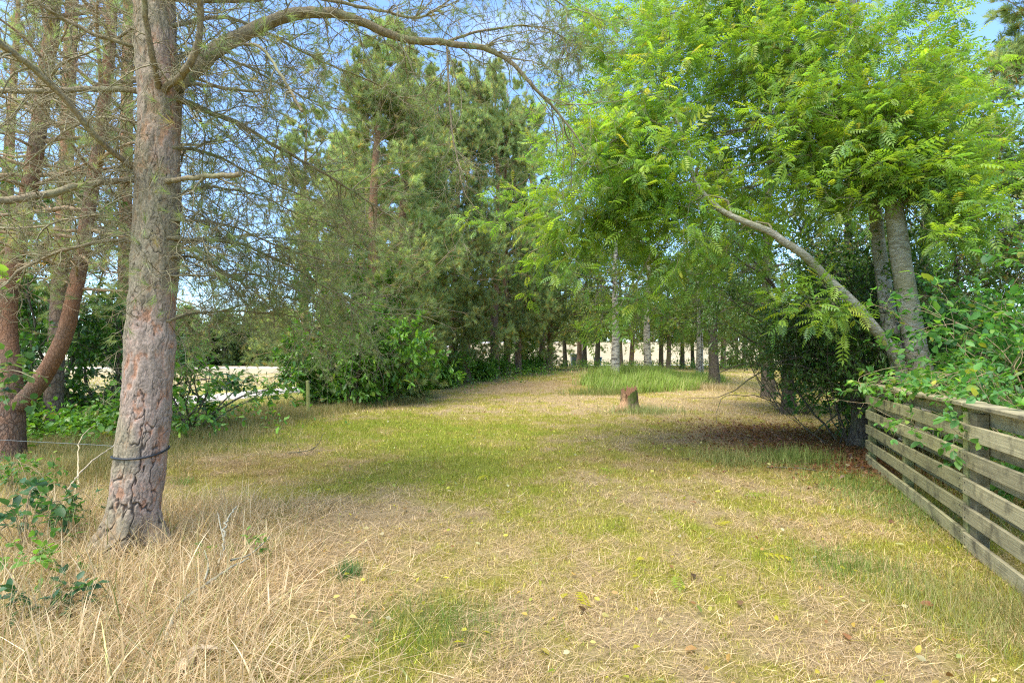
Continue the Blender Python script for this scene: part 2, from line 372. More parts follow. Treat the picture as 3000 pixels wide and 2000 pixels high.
def ground_sheet():
    mb = MB()
    xs = np.concatenate([np.linspace(-900, -60, 16)[:-1], np.linspace(-60, -16, 24)[:-1], np.linspace(-16, 16, 290), np.linspace(16, 60, 24)[1:], np.linspace(60, 900, 16)[1:]])
    ys = np.concatenate([np.linspace(-200, -4, 8)[:-1], np.linspace(-4, 1, 6)[:-1], np.linspace(1, 22, 210), np.linspace(22, 70, 90)[1:], np.linspace(70, 300, 50)[1:], np.linspace(300, 1500, 12)[1:]])
    X, Y = np.meshgrid(xs, ys); Z = gz(X, Y)
    Z = Z + .035 * (fbm(X * 7, Y * 7, 31, 3) - .5) * ss(30, 12, Y)
    C = gcol(X, Y) * (.62 + .23 * ss(10, 30, Y))[..., None]  # near ground darkened: shade in the gaps between blades put into the colour
    rd = road_d(X, Y)
    left = (X / np.maximum(Y, 3) < -.25)
    field = np.maximum(ss(60, 66, Y), ss(2.6, 4.5, rd) * ((X < np.interp(Y, ROAD[:40, 1], ROAD[:40, 0])) & (Y < 52)))[..., None]
    fc = np.array([.38, .305, .18]) * (1 + .5 * (fbm(X * .3, Y * .9, 41, 4) - .5))[..., None]
    gs = np.array([.28, .33, .07])
    edge = (np.exp(-((rd - 3.0) / 1.2) ** 2) * .8)[..., None]
    C = C * (1 - field) + fc * field; C = C * (1 - edge) + gs * edge
    far = ss(150, 210, Y)[..., None]; C = C * (1 - far) + np.array([.10, .13, .05]) * far
    ny, nx = X.shape; i = np.arange(ny - 1)[:, None] * nx + np.arange(nx - 1)[None]
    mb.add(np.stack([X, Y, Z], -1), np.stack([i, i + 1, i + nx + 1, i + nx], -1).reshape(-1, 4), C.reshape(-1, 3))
    return tag(mb.build('ground', M_GROUND), kind='structure')
ground_sheet()

def ribbon(name, path, half, col, lift=.03, amp=.25):
    mb = MB(); T = nrm(np.gradient(path, axis=0)); Nn = np.stack([-T[:, 1], T[:, 0], 0 * T[:, 0]], 1)
    k = 9; u = np.linspace(-1, 1, k); wob = half * (1 + .12 * (fbm(np.arange(len(path)) * .6, 0 * T[:, 0], 3) - .5))
    V = path[:, None] + Nn[:, None] * (u[None, :, None] * wob[:, None, None]); V[..., 2] = gz(V[..., 0], V[..., 1]) + lift * (1 - u ** 4)[None] - .02 * (u ** 4)[None]
    C = np.asarray(col) * (1 + amp * (fbm(V[..., 0] * 1.1, V[..., 1] * 1.1, 9, 4)[..., None] - .5) * 2)
    n = len(path); i = np.arange(n - 1)[:, None] * k + np.arange(k - 1)[None]
    mb.add(V, np.stack([i, i + k, i + k + 1, i + 1], -1).reshape(-1, 4), C.reshape(-1, 3))
    return tag(mb.build(name, M_GROUND), kind='structure')
rp_ = smooth_path([tuple(p) for p in ROAD[::6]], 240)
ribbon('gravel_road', rp_, 1.75, (.50, .44, .38), .05)
far_path = smooth_path([(-140, 96, 0), (-90, 104, 0), (-55, 110, 0), (-35, 112, 0), (-18, 116, 0), (10, 130, 0)], 120)
ribbon('gravel_road', far_path, 6.5, (.62, .58, .55), .05, .1)

# ------------------------------------------------------------------ grass (uncountable: one object per kind)
def blades(mb, X, Y, h, wd, lean, C, segs=3, curl=1.0, az=None, z0=0.0):
    M = len(X); az = rng.uniform(0, 2 * np.pi, M) if az is None else az
    t = np.linspace(0, 1, segs + 1)
    dx = np.cos(az); dy = np.sin(az)
    th = lean[:, None] + curl * lean[:, None] * (t[None] ** 1.3) * 1.3     # angle from vertical
    th = np.minimum(th, 1.75); st = h[:, None] / segs
    hz = np.concatenate([np.zeros((M, 1)), np.cumsum(np.sin(th[:, :-1]) * st, 1)], 1); vz = np.concatenate([np.zeros((M, 1)), np.cumsum(np.cos(th[:, :-1]) * st, 1)], 1)
    Z = gz(X, Y) - .012 + z0
    c = np.stack([X[:, None] + dx[:, None] * hz, Y[:, None] + dy[:, None] * hz, Z[:, None] + np.maximum(vz, .004)], -1)
    tw = az + np.pi / 2 + rng.normal(0, .5, M); sd = np.stack([np.cos(tw), np.sin(tw), 0 * tw], 1)[:, None]
    wv = wd[:, None] * (1 - t[None, :-1] ** 1.6) * .5
    a = c[:, :-1] - sd * wv[..., None]; b = c[:, :-1] + sd * wv[..., None]; tip = c[:, -1:]
    V = np.concatenate([np.stack([a, b], 2).reshape(M, 2 * segs, 3), tip], 1); k = 2 * segs + 1
    base = np.arange(M)[:, None] * k
    if segs > 1:
        q = np.stack([np.array([2 * i, 2 * i + 1, 2 * i + 3, 2 * i + 2]) for i in range(segs - 1)])
        mb.f[4].append((base[:, :, None] + q[None]).reshape(-1, 4) + mb.n); mb.mi[4].append(np.zeros(M * (segs - 1), int))
    mb.f[3].append(base + np.array([[2 * segs - 2, 2 * segs - 1, 2 * segs]]) + mb.n); mb.mi[3].append(np.zeros(M, int))
    mb.v.append(V.reshape(-1, 3)); mb.c.append(np.repeat(C, k, 0)); mb.n += M * k
def frustum(n, y0, y1, side=1.06, p=1.0):
    Y = np.sqrt(rng.uniform(y0 ** 2, y1 ** 2, n)); return rng.uniform(-side, side, n) * Y, Y
def clear(X, Y):      # not on the road, not inside the tall-grass mound
    return road_d(X, Y) > 1.9
FX0, FY0 = 5.2, 7.4; FDX, FDY = -.4545, -1.0       # fence line
def beyond_fence(X, Y): return (X > FX0 + (Y - FY0) * .4545 + .05) & (Y < 7.6)
lawn = MB()
for (n, y0, y1, hh, ww, sg) in [(210000, 1.75, 4.5, .045, .0032, 3), (170000, 4.5, 8, .05, .005, 2), (150000, 8, 14, .055, .009, 1), (110000, 14, 26, .07, .018, 1), (70000, 26, 48, .10, .04, 1)]:
    X, Y = frustum(n, y0, y1); k = clear(X, Y) if y1 > 12 else np.ones(n, bool); X, Y = X[k], Y[k]; n = len(X)
    tuft = fbm(X * 5, Y * 5, 51, 3); d = dry(X, Y)
    keep = rng.uniform(0, 1, n) < .35 + 1.1 * tuft; X, Y, tuft, d = X[keep], Y[keep], tuft[keep], d[keep]; n = len(X)
    h = hh * rng.uniform(.5, 1.4, n) * (.55 + 1.0 * tuft) * (1.25 - .35 * d)
    C = gcol(X, Y, rng.normal(0, .3, n)) * np.exp(rng.normal(0, .36, n))[:, None] * 1.12
    blades(lawn, X, Y, h, ww * rng.uniform(.7, 1.4, n), np.abs(rng.normal(.45, .3, n)) + .25 * d, C, sg)
# cut straw lying on the mown grass
for (n, y0, y1, hh, ww, sg) in [(75000, 1.75, 5, .11, .0032, 2), (55000, 5, 10, .12, .006, 1), (26000, 10, 20, .14, .010, 1)]:
    X, Y = frustum(n, y0, y1); d = dry(X, Y); k = rng.uniform(0, 1, n) < np.clip(d * 1.5 - .35, .1, 1) * np.clip(1.7 * fbm(X * 1.7, Y * 1.7, 61, 3) - .1, .1, 1); X, Y = X[k], Y[k]; n = len(X)
    az = rng.normal(.3, .9, n) + np.pi * (rng.uniform(0, 1, n) < .5)
    C = pal(n, [STRAW * 1.3, TAN, STRAW * .9, (.56, .42, .27), OLIVE], [4, 3, 3, 2.5, .8], .3); l = litter(X, Y)[:, None] * .8; C = C * (1 - l) + BROWN * l
    blades(lawn, X, Y, hh * rng.uniform(.5, 1.7, n), ww * rng.uniform(.7, 1.3, n), rng.uniform(1.15, 1.5, n), C, sg, .15, az, .012 + .02 * rng.uniform(0, 1, n))
lawn.build('grass', M_GRASS); tag(bpy.data.objects['grass'], 'short patchy mown grass with dry cut straw across the clearing', 'grass', kind='stuff')

def tall(name, label, X, Y, h, wd, lean, C, segs=5, curl=.8):
    mb = MB(); blades(mb, X, Y, h, wd, lean, C, segs, curl)
    return tag(mb.build(name, M_GRASS), label, 'grass', kind='stuff')
DRYC = [(.58, .43, .24), (.50, .35, .19), (.64, .51, .32), (.40, .28, .14), (.22, .26, .07), (.32, .32, .10)]
# tall dry grass, left foreground
n = 52000; X, Y = frustum(n, 1.6, 5.4, 1.08)
px = (X / Y * 1500 + 1500) / S; py = (1056 + CAMH * 1500 / Y) / S
edge = 640 + 190 * fbm(Y * 1.3, X * 0, 71, 3) - .35 * (1568 - py) * .35 + 80 * (py < 1330)
dens = np.clip((edge - px) / 260, 0, 1) ** .8 * (px < 900) + .06 * (px < 1000)
dens = dens * ss(1100, 1190, py); k = rng.uniform(0, 1, n) < dens * (.4 + .9 * fbm(X * 2.4, Y * 2.4, 73, 2)); X, Y, dens = X[k], Y[k], dens[k]; n = len(X)
h = rng.uniform(.10, .36, n) * (.45 + .75 * dens); wl = rng.uniform(0, 1, n)
tall('tall_grass', 'tall dry straw coloured grass around the foot of the big pine', X, Y, h, .0036 * rng.uniform(.6, 1.5, n) * np.where(rng.uniform(0, 1, n) < .14, 2.6, 1), np.abs(rng.normal(.42, .36, n)) + .06, pal(n, DRYC, [5, 4, 4, 3, 1.4, 1], .25), 6, 1.3)
k = rng.uniform(0, 1, n) < .75; Xm, Ym = X[k] + rng.normal(0, .15, k.sum()), Y[k] + rng.normal(0, .15, k.sum()); n = len(Xm)
mbt = MB(); blades(mbt, Xm, Ym, rng.uniform(.12, .38, n), .004 * rng.uniform(.6, 1.5, n), rng.uniform(.95, 1.5, n), pal(n, DRYC, [5, 5, 3, 4, .4, .6], .28), 3, .25, rng.normal(.4, 1.1, n) + np.pi * (rng.uniform(0, 1, n) < .4), .02 + .05 * rng.uniform(0, 1, n))
tag(mbt.build('straw', M_GRASS), 'matted fallen straw between the tall dry grass around the big pine', 'straw', kind='stuff')
# rough grass under the left trees and along the left edge of the clearing
def band(n, poly, wid):
    pth = smooth_path([(p[0], p[1], 0) for p in poly], 60); i = rng.integers(0, 59, n); u = rng.uniform(0, 1, n)[:, None]
    p = pth[i] * (1 - u) + pth[i + 1] * u; return p[:, 0] + rng.normal(0, wid, n), p[:, 1] + rng.normal(0, wid, n)
XX = []; YY = []
for n, pts, wd in [(26000, [G(400, 1030), G(520, 985), G(640, 960), G(760, 940), G(900, 925)], .55), (16000, [G(480, 960), G(620, 945), G(780, 915), G(870, 895)], .9), (9000, [G(930, 925), G(1010, 905), G(1100, 885), G(1210, 862)], .6),
                   (14000, [(-9.5, 8.5), (-7.5, 8.2), (-5, 8.2)], 1.0), (8000, [G(60, 1120), G(180, 1090), G(240, 1060)], .5)]:
    a, b = band(n, pts, wd); XX.append(a); YY.append(b)
X = np.concatenate(XX); Y = np.concatenate(YY); k = (X / Y < -.17) & clear(X, Y); X, Y = X[k], Y[k]; n = len(X)
cl_ = fbm(X * 1.6, Y * 1.6, 81, 3); h = rng.uniform(.12, .42, n) * (.2 + 1.0 * cl_)
C = pal(n, [(.40, .31, .13), (.30, .26, .09), (.17, .20, .05), (.46, .34, .17), (.12, .16, .04)], [4, 4, 3, 3, 2], .2)
tall('tall_grass', 'rough uncut grass along the left edge of the clearing', X, Y, h, .006 * rng.uniform(.7, 1.5, n) * (Y / 10) ** .6, np.abs(rng.normal(.3, .25, n)) + .05, C, 3, .9)
# long green grass on the mound under the birches
n = 34000; a = rng.uniform(0, 2 * np.pi, n); r_ = np.sqrt(rng.uniform(0, 1, n)) * (.62 + .75 * fbm(np.cos(a) * 2.2 + 5, np.sin(a) * 2.2 + 5, 97, 3)) + np.abs(rng.normal(0, .07, n)); X = 6.8 + 3.5 * r_ * np.cos(a); Y = 25.2 + 3.6 * r_ * np.sin(a) + .6 * (X - 6.9)
k = rng.uniform(0, 1, n) < 2.6 * fbm(X * 1.3, Y * 1.3, 91, 3) - .65 ; X, Y = X[k], Y[k]; n = len(X)
lf = ss(9.5, 4, X); az = rng.normal(.2, 1.0, n)
mbm = MB(); blades(mbm, X, Y, rng.uniform(.3, .95, n) * (.5 + .5 * lf) * (.15 + 1.6 * fbm(X * .9, Y * .9, 95, 3)), .02 * rng.uniform(.7, 1.4, n), np.abs(rng.normal(.28, .22, n)) + .04,
    pal(n, [(.21, .33, .05), (.28, .39, .07), (.36, .42, .11), (.16, .25, .045), (.50, .44, .21)], [4, 4, 3, 2, 1.6], .15), 4, 1.0, az)
tag(mbm.build('tall_grass', M_GRASS), 'long fresh green grass on the mound beneath the birches', 'grass', kind='stuff')
# pale straw on the right flank of the mound, tufts by the stump and along the fence
XX = []; YY = []; HH = []; CC = []
for (c, sx, sy, n, hh, cols) in [(G(1600, 890), 1.4, .5, 2600, .3, [(.55, .44, .25), (.45, .34, .18)]), (G(1480, 948), .55, .4, 1500, .28, [(.22, .28, .08), (.35, .33, .14)]), (G(1380, 905), .8, .4, 1500, .35, [(.14, .2, .04), (.3, .28, .1)]),
                                 (G(1690, 1060), .35, .3, 1600, .2, [(.13, .18, .04), (.3, .28, .1)]), (G(1830, 1060), .3, .25, 1400, .26, [(.10, .17, .03), (.22, .25, .07)]), (G(2130, 1180), .35, .5, 5000, .11, [(.14, .26, .04), (.24, .31, .07), (.42, .35, .17)]), (G(1990, 1120), .35, .4, 2500, .12, [(.10, .18, .03), (.2, .25, .06)]),
                                 (G(2270, 1420), .28, .35, 4500, .14, [(.22, .27, .06), (.4, .32, .15), (.25, .26, .08)]), (G(800, 1320), .05, .05, 260, .14, [(.07, .17, .05), (.10, .2, .05)]), (G(1000, 1440), .3, .2, 3500, .09, [(.12, .2, .03), (.2, .24, .06)]), (G(1500, 1080), .14, .1, 500, .08, [(.4, .3, .14)]),
                                 (G(1940, 1300), .25, .2, 1800, .1, [(.16, .24, .04)]), (G(420, 1110), .1, .1, 160, .12, [(.14, .26, .04)]), (G(1400, 1085), .08, .08, 150, .1, [(.3, .34, .05)]), (G(1760, 1140), .1, .07, 160, .09, [(.4, .42, .06)])]:
    XX.append(rng.normal(c[0], sx, n)); YY.append(rng.normal(c[1], sy, n)); HH.append(hh * rng.uniform(.4, 1.3, n)); CC.append(pal(n, cols, None, .18))
X = np.concatenate(XX); Y = np.concatenate(YY); h = np.concatenate(HH); C = np.concatenate(CC); n = len(X)
tall('grass_tufts', 'scattered longer grass tufts by the stump, the shrubs and the fence', X, Y, h, .0028 * (Y / 3) ** .7 * rng.uniform(.7, 1.4, n), np.abs(rng.normal(.35, .25, n)) + .05, C, 3, 1.0)
# weeds and grass behind the fence
n = 9000; X = rng.uniform(3, 8.5, n); Y = rng.uniform(2.2, 8, n); k = (X > FX0 + (Y - FY0) * .4545 + .25); X, Y = X[k], Y[k]; n = len(X)
tall('tall_grass', 'rough green and straw grass behind the plank fence', X, Y, rng.uniform(.1, .35, n), .006 * rng.uniform(.7, 1.4, n), np.abs(rng.normal(.35, .25, n)), pal(n, [(.45, .36, .2), (.2, .26, .06), (.3, .3, .1)], None, .2), 3)

# ================================================================== TREES
NEEDLE = [(.25, .34, .12), (.32, .40, .16), (.38, .43, .14), (.27, .37, .19), (.46, .43, .13), (.62, .38, .11)]
NEEDW = [4, 4, 3, 3, 2, .5]
def cell(u, v, s=0):
    i = np.floor(u); j = np.floor(v); f1 = np.full(np.shape(u), 9.); f2 = f1.copy(); idc = f1 * 0
    for a in (-1, 0, 1):
        for b in (-1, 0, 1):
            ci = i + a; cj = j + b; d = np.hypot(ci + .1 + .8 * hash2(ci, cj, s) - u, cj + .1 + .8 * hash2(ci, cj, s + 5) - v)
            n_ = d < f1; idc = np.where(n_, hash2(ci, cj, s + 9), idc); f2 = np.where(n_, f1, np.minimum(f2, d)); f1 = np.where(n_, d, f1)
    return f1, f2, idc
def plated_trunk(mb, path, rad, k, depth=.012, wob=.015, seed=0, flare=None, mossy=.6):
    """pine bark: thin flakes in layers, broken by upright fissures that deepen toward the foot (seam at the back)"""
    path = np.asarray(path, float); N = len(path); a = np.pi / 2 + np.linspace(0, 2 * np.pi, k, endpoint=False)
    Z = path[:, 2][:, None] + 0 * a[None]; A = a[None] + 0 * Z; rr = np.asarray(rad)[:, None] + 0 * A; R0 = float(np.median(rad)); s = A * R0
    wx = .035 * (fbm(s * 9, Z * 7, seed, 3) - .5); wz = .05 * (fbm(s * 9 + 40, Z * 7, seed + 2, 3) - .5)
    f = fbm((s + wx) * 30, (Z + wz) * 13, seed + 4, 4); q = f * 9; ql = np.floor(q); lev = (ql + ss(.0, .35, q - ql)) / 9
    low = ss(1.6, .1, Z)
    c1 = np.abs(fbm((s + wx * 1.5) * 13, (Z + wz) * 4.2, seed + 8, 3) - .5); crack = ss(.012 + .030 * low, .0, c1) * ss(.35, .55, fbm(s * 6, Z * 3, seed + 9, 2) + .2 * low)
    c2 = np.abs(fbm((s + wx * 2) * 34, (Z + wz * 2) * 15, seed + 11, 2) - .5); crack2 = ss(.05, .0, c2) * ss(.4, .6, fbm(s * 11, Z * 8, seed + 12, 2))
    big = fbm(np.cos(A) * 1.6 + 4, Z * 1.8 + np.sin(A) * 1.6, seed + 3, 3) - .5; fine = fbm(s * 95, Z * 60, seed + 13, 3)
    rr = rr + wob * big * 2 + depth * 2.2 * (lev - .5) - depth * (1.1 + .9 * low) * crack - depth * .5 * crack2 + depth * .35 * (fine - .5)
    if flare is not None: rr = rr + flare(A, Z)
    V = np.stack([path[:, 0][:, None] + rr * np.cos(A), path[:, 1][:, None] + rr * np.sin(A), Z], -1)
    outer = np.array([.33, .245, .185]); mid = np.array([.37, .25, .185]); inn = np.array([.40, .21, .125]); patch = fbm(s * 3.2, Z * 2.1, seed + 15, 3)
    t1 = ss(.62, .42, lev + .5 * (patch - .5))[..., None]; t2 = ss(.44, .32, lev + .35 * (patch - .5))[..., None]
    C = outer * (1 - t1) + mid * t1; C = C * (1 - t2) + inn * t2
    mm = (ss(.46, .66, fbm(s * 2.4, Z * 1.3, seed + 17, 4) + .16 * np.cos(A - np.pi * 1.08)) * mossy)[..., None]; C = C * (1 - mm) + np.array([.225, .20, .11]) * mm
    C = C * (.62 + .75 * fine[..., None]) * (.85 + .3 * hash2(ql, np.floor(s * 20), 3)[..., None]); dk = np.clip(crack * .85 + crack2 * .6, 0, .9)[..., None]; C = C * (1 - dk) + np.array([.085, .065, .05]) * dk
    i = np.arange(N - 1)[:, None] * k; j = np.arange(k)[None]; j2 = (j + 1) % k
    mb.add(V, np.stack([i + j, i + j2, i + k + j2, i + k + j], -1).reshape(-1, 4), C.reshape(-1, 3))
M_BARKATTR = attrmat('plated_bark', .85, 110, .35, .6, dist=.006)

def tufts(mb, O, D, size, tmpl, cols=NEEDLE, wts=NEEDW):
    U = rv(len(O)); place(mb, tmpl[0], tmpl[1], O, D, U, size * rng.uniform(.7, 1.25, len(O)), pal(len(O), cols, wts, .2))

# ---------------------------------------------------------------- the big pine in front
def big_pine():
    Y0 = 4.1
    rows = [(-330, 330, 400), (-120, 318, 401), (0, 310, 404), (100, 313, 408), (170, 314, 412), (195, 313, 420), (225, 316, 416), (300, 312, 411), (400, 302, 408), (430, 303, 408), (500, 299, 406), (600, 290, 403), (650, 288, 399), (700, 283, 395), (760, 277, 394), (790, 274, 399), (830, 275, 393),
            (900, 271, 387), (950, 268, 386), (1000, 262, 384), (1040, 257, 380), (1100, 252, 377), (1150, 246, 370), (1200, 238, 364), (1250, 226, 360), (1290, 215, 362)]
    ys = np.array([r[0] for r in rows][::-1]); l = np.array([r[1] for r in rows][::-1]); r = np.array([r[2] for r in rows][::-1])
    k_ = Y0 * S / 1500; zz = CAMH - (ys * S - 1056) / 1500 * Y0; cx = ((l + r) / 2 * S - 1500) / 1500 * Y0; rad = (r - l) / 2 * k_ / 1.21      # seen off axis a round trunk spreads
    z = np.linspace(zz[0] - .06, zz[-1], 860); base = np.array([float(np.interp(0, zz, cx)), Y0, float(gz(-3, 4.1))])
    path = np.stack([np.interp(z, zz, cx), 0 * z + Y0 + .05 * np.sin(z * .8), z], 1); rad_ = np.interp(z, zz, rad)
    t = thing('pine_tree', base, 'big pine in the foreground with flaky grey pink bark and a black hose round it', 'tree')
    mb = MB()
    def flare(A, Z):
        f = ss(.42, -.02, Z) ** 1.5; return f * (.05 + .085 * (np.sin(A * 5 + 1) * .6 + np.sin(A * 3 + .6) * .5))
    plated_trunk(mb, path, rad_, 300, .0095, .012, 3, flare)
    mb.build('trunk', M_BARKATTR, t, org=base)
    L = [  # limbs: pixel points with distance, radius at start and end, twigs per limb, needles?
        ([(400, 190, 4.1), (440, 160, 4.2), (500, 112, 4.3), (560, 78, 4.4), (650, 42, 4.5), (740, 28, 4.6), (830, 50, 4.7), (910, 85, 4.8), (1010, 98, 4.9), (1100, 108, 5.0), (1170, 143, 5.0), (1230, 205, 5.0), (1290, 270, 5.1), (1345, 345, 5.1)], .074, .007, 46, 1),
        ([(385, 195, 3.95), (420, 170, 3.85), (450, 110, 3.75), (462, 40, 3.7), (455, -30, 3.6)], .030, .020, 10, 0),
        ([(360, 190, 3.92), (350, 130, 3.8), (336, 60, 3.7), (328, -15, 3.6)], .026, .018, 4, 0),
        ([(410, 228, 4.1), (470, 252, 4.3), (540, 280, 4.5), (610, 322, 4.8), (690, 368, 5.1), (770, 415, 5.4), (830, 452, 5.7), (900, 500, 6.0)], .028, .006, 40, 1),
        ([(395, 412, 4.0), (450, 408, 3.9), (500, 404, 3.85), (552, 399, 3.8)], .021, .017, 3, 0),
        ([(405, 505, 4.1), (480, 508, 4.4), (560, 530, 4.8), (640, 565, 5.2), (720, 590, 5.6), (800, 610, 6)], .014, .004, 34, 1),
        ([(402, 547, 4.1), (500, 552, 4.5), (565, 566, 4.8), (660, 607, 5.4), (740, 655, 5.9), (800, 690, 6.3), (840, 715, 6.6)], .019, .006, 40, 1),
        ([(395, 632, 4.1), (480, 634, 4.5), (580, 630, 5.0), (690, 655, 5.6), (760, 700, 6)], .012, .004, 26, 1),
        ([(412, 192, 4.1), (470, 196, 4.2), (530, 205, 4.3), (600, 208, 4.4)], .020, .010, 8, 0),
        ([(545, 100, 4.3), (600, 112, 4.2), (640, 165, 4.1), (668, 212, 4.05), (694, 256, 4.0)], .012, .012, 3, 0),
        ([(1027, 108, 4.9), (1030, 180, 4.85), (1038, 300, 4.8), (1052, 370, 4.8), (1066, 440, 4.85), (1110, 500, 4.9)], .012, .003, 14, 0),
        ([(398, 735, 4.15), (450, 718, 4.8), (560, 715, 5.6), (650, 722, 6.2), (740, 745, 6.8), (800, 770, 7.2)], .016, .004, 40, 1),
        ([(400, 130, 4.15), (470, 120, 4.8), (560, 150, 5.4), (680, 215, 6.0), (800, 260, 6.6)], .024, .006, 36, 1),
        ([(405, 60, 4.1), (520, 40, 4.5), (640, 90, 4.9), (760, 150, 5.2), (880, 200, 5.6), (960, 260, 5.8)], .020, .004, 36, 1),
        ([(405, 0, 4.1), (560, 0, 4.3), (700, -10, 4.5), (850, 20, 4.7), (950, 40, 4.8), (1010, 25, 4.8)], .024, .008, 30, 1),
        ([(410, 340, 4.15), (500, 360, 4.9), (620, 420, 5.7), (740, 470, 6.4), (850, 540, 7)], .018, .004, 40, 1),
        ([(404, 450, 4.15), (480, 430, 4.7), (600, 450, 5.5), (700, 500, 6.2), (820, 520, 7)], .014, .004, 40, 1),
        ([(398, 590, 4.15), (470, 600, 4.8), (570, 660, 5.6), (650, 730, 6.2), (700, 790, 6.4)], .013, .004, 34, 1),
        ([(1010, 100, 4.9), (1120, 70, 5.2), (1220, 60, 5.4), (1300, 90, 5.5), (1330, 150, 5.5)], .014, .004, 24, 2),
        ([(800, 0, 4.8), (1000, -60, 5.2), (1180, -40, 5.5), (1290, 10, 5.6), (1320, 70, 5.6)], .016, .004, 24, 2),
        ([(312, 209, 4.1), (200, 205, 4.1), (110, 208, 4.05), (0, 214, 4.0), (-90, 216, 4.0)], .024, .018, 16, 0),
        ([(303, 385, 4.05), (235, 330, 3.8), (150, 230, 3.55), (60, 145, 3.35), (-10, 90, 3.2)], .024, .020, 20, 0),
        ([(302, 412, 4.05), (200, 425, 3.9), (100, 448, 3.75), (-20, 462, 3.55)], .022, .027, 10, 0),
        ([(305, 489, 4.1), (180, 500, 4.2), (80, 522, 4.3), (-20, 520, 4.4)], .012, .006, 24, 0),
        ([(295, 548, 4.1), (180, 566, 4.0), (60, 612, 3.95), (5, 655, 3.9)], .015, .009, 16, 0),
        ([(310, 110, 4.1), (220, 80, 4.0), (120, 30, 3.9), (60, -20, 3.8)], .018, .012, 26, 0),
        ([(310, 60, 4.15), (230, 110, 4.6), (140, 150, 5.0), (40, 260, 5.4), (-40, 330, 5.6)], .014, .005, 34, 0),
        ([(306, 290, 4.15), (240, 270, 4.7), (150, 300, 5.3), (60, 380, 5.8), (-20, 430, 6.0)], .014, .005, 34, 0),
    ]
    bm = MB(); tw = MB(); nm = MB(); tt = t_tuft(16, .045, .75, .6)
    for pts, r0, r1, ntw, need in L:
        q0 = [P(*p) for p in pts]; i0 = int(np.argmin(abs(path[:, 2] - q0[0][2]))); dv = q0[0] - path[i0]; ds = float(np.hypot(dv[0], dv[1]))
        if ds < .5: q0 = [path[i0] + dv * (.35 * rad_[i0] / ds) - np.array([0, 0, .02])] + [path[i0] + dv * (rad_[i0] * 1.0 / ds)] + (q0[1:] if len(q0) > 2 else q0)
        pw = smooth_path(q0, 8 * len(q0)); n = len(pw)
        pw = pw + np.stack([np.zeros(n), .04 * (fbm(np.arange(n) * .25, n + 0 * np.arange(n), 5) - .5), .035 * (fbm(np.arange(n) * .3, 3 + n + 0 * np.arange(n), 6) - .5)], 1) * min(1, n / 20)
        rr = taper(r0, r1, n) * (1 + .22 * (fbm(np.arange(n) * .7, n + 0 * np.arange(n), 8) - .5)); rr[0] *= 1.25
        tubes(bm, pw, rr, 10, (.4, .3, .2), 0, cap=True)
        if not ntw: continue
        ntw = int(ntw * (1.25 if need else 1.2))
        pp = pw[None]; ln = np.linalg.norm(np.diff(pw, axis=0), axis=1).sum()
        O, D, i_, tq = kids(pp, ntw, .1, 1, 1.0, .3)
        D = nrm(D + np.array([.0, .15, -.12])); l2 = np.clip(ln * .34, .3, 1.0) * rng.uniform(.4, 1.2, ntw)
        p2 = grow(O, D, l2, 9, .2, -.05); tubes(tw, p2, np.outer(np.clip(r1 * .6 + .003, .0035, .007) * rng.uniform(.6, 1.2, ntw), np.linspace(1, .35, 9)), 4)
        O, D, i_, tq = kids(p2, 6, .15, 1, .85); p3 = grow(O, D, l2[i_] * rng.uniform(.25, .6, len(O)), 6, .26, -.02); tubes(tw, p3, np.outer(.0027 * rng.uniform(.6, 1.2, len(O)), np.linspace(1, .5, 6)), 3)
        O, D, i_, tq = kids(p3, 2, .2, .95, .9); p4 = grow(O, D, rng.uniform(.06, .22, len(O)), 4, .25, .0); tubes(tw, p4, np.outer(np.full(len(O), .002), np.linspace(1, .6, 4)), 3)
        if need:
            sel = rng.uniform(0, 1, len(p4)) < (.62 if need == 1 else .8); e = p4[sel]
            if need == 1: far = e[:, -1, 0] > P(600, 0, 5)[0] - .4 * (e[:, -1, 1] - 4.1); e = e[far | (rng.uniform(0, 1, len(e)) < .7)]
            tufts(nm, e[:, -2], nrm(e[:, -1] - e[:, -2]), .085, tt, [(.24, .31, .11), (.27, .32, .12), (.18, .24, .10), (.36, .28, .11)], [4, 3, 3, .8])
    bm.build('branches', B_TWIGBIG, t, org=base); tw.build('twigs', B_TWIG, t, org=base); nm.build('needles', M_NEEDLE, t, org=base)
    # crown above the frame
    return base, path, rad_
B_TWIGBIG = bark('branch_bark', (.26, .215, .12), (.33, .24, .14), (.12, .09, .06), 34, .6, .6, moss=(.27, .27, .13), dist=.012)
mp_base, mp_path, mp_rad = big_pine()

# black hose round its trunk and the wire leading left
def hose():
    z0 = P(0, 1045, 4.1)[2]; a = np.linspace(0, 2 * np.pi, 65); i = np.argmin(abs(mp_path[:, 2] - z0)); c = mp_path[i]; r = mp_rad[i] + .012
    dz = .022 * np.cos(a - .6) + .012 * np.sin(2 * a)
    p = np.stack([c[0] + r * np.cos(a), c[1] + r * np.sin(a), z0 + .012 + dz], 1); mb = MB(); tubes(mb, p, np.full(65, .0085), 10)
    o = mb.build('hose', simple('black_rubber', (.02, .022, .025), .45, .3)); tag(o, 'black rubber hose looped round the trunk of the big pine', 'hose')
    q = smooth_path([P(264, 1024, 4.05), P(200, 1020, 4.3), P(100, 1015, 4.7), P(-30, 1008, 5.2)], 30); mb = MB(); tubes(mb, q, np.full(30, .0022), 5)
    o = mb.build('fence_wire', simple('grey_wire', (.16, .18, .17), .5, .3)); tag(o, 'thin grey wire stretched left from the trunk of the big pine', 'wire')
hose()

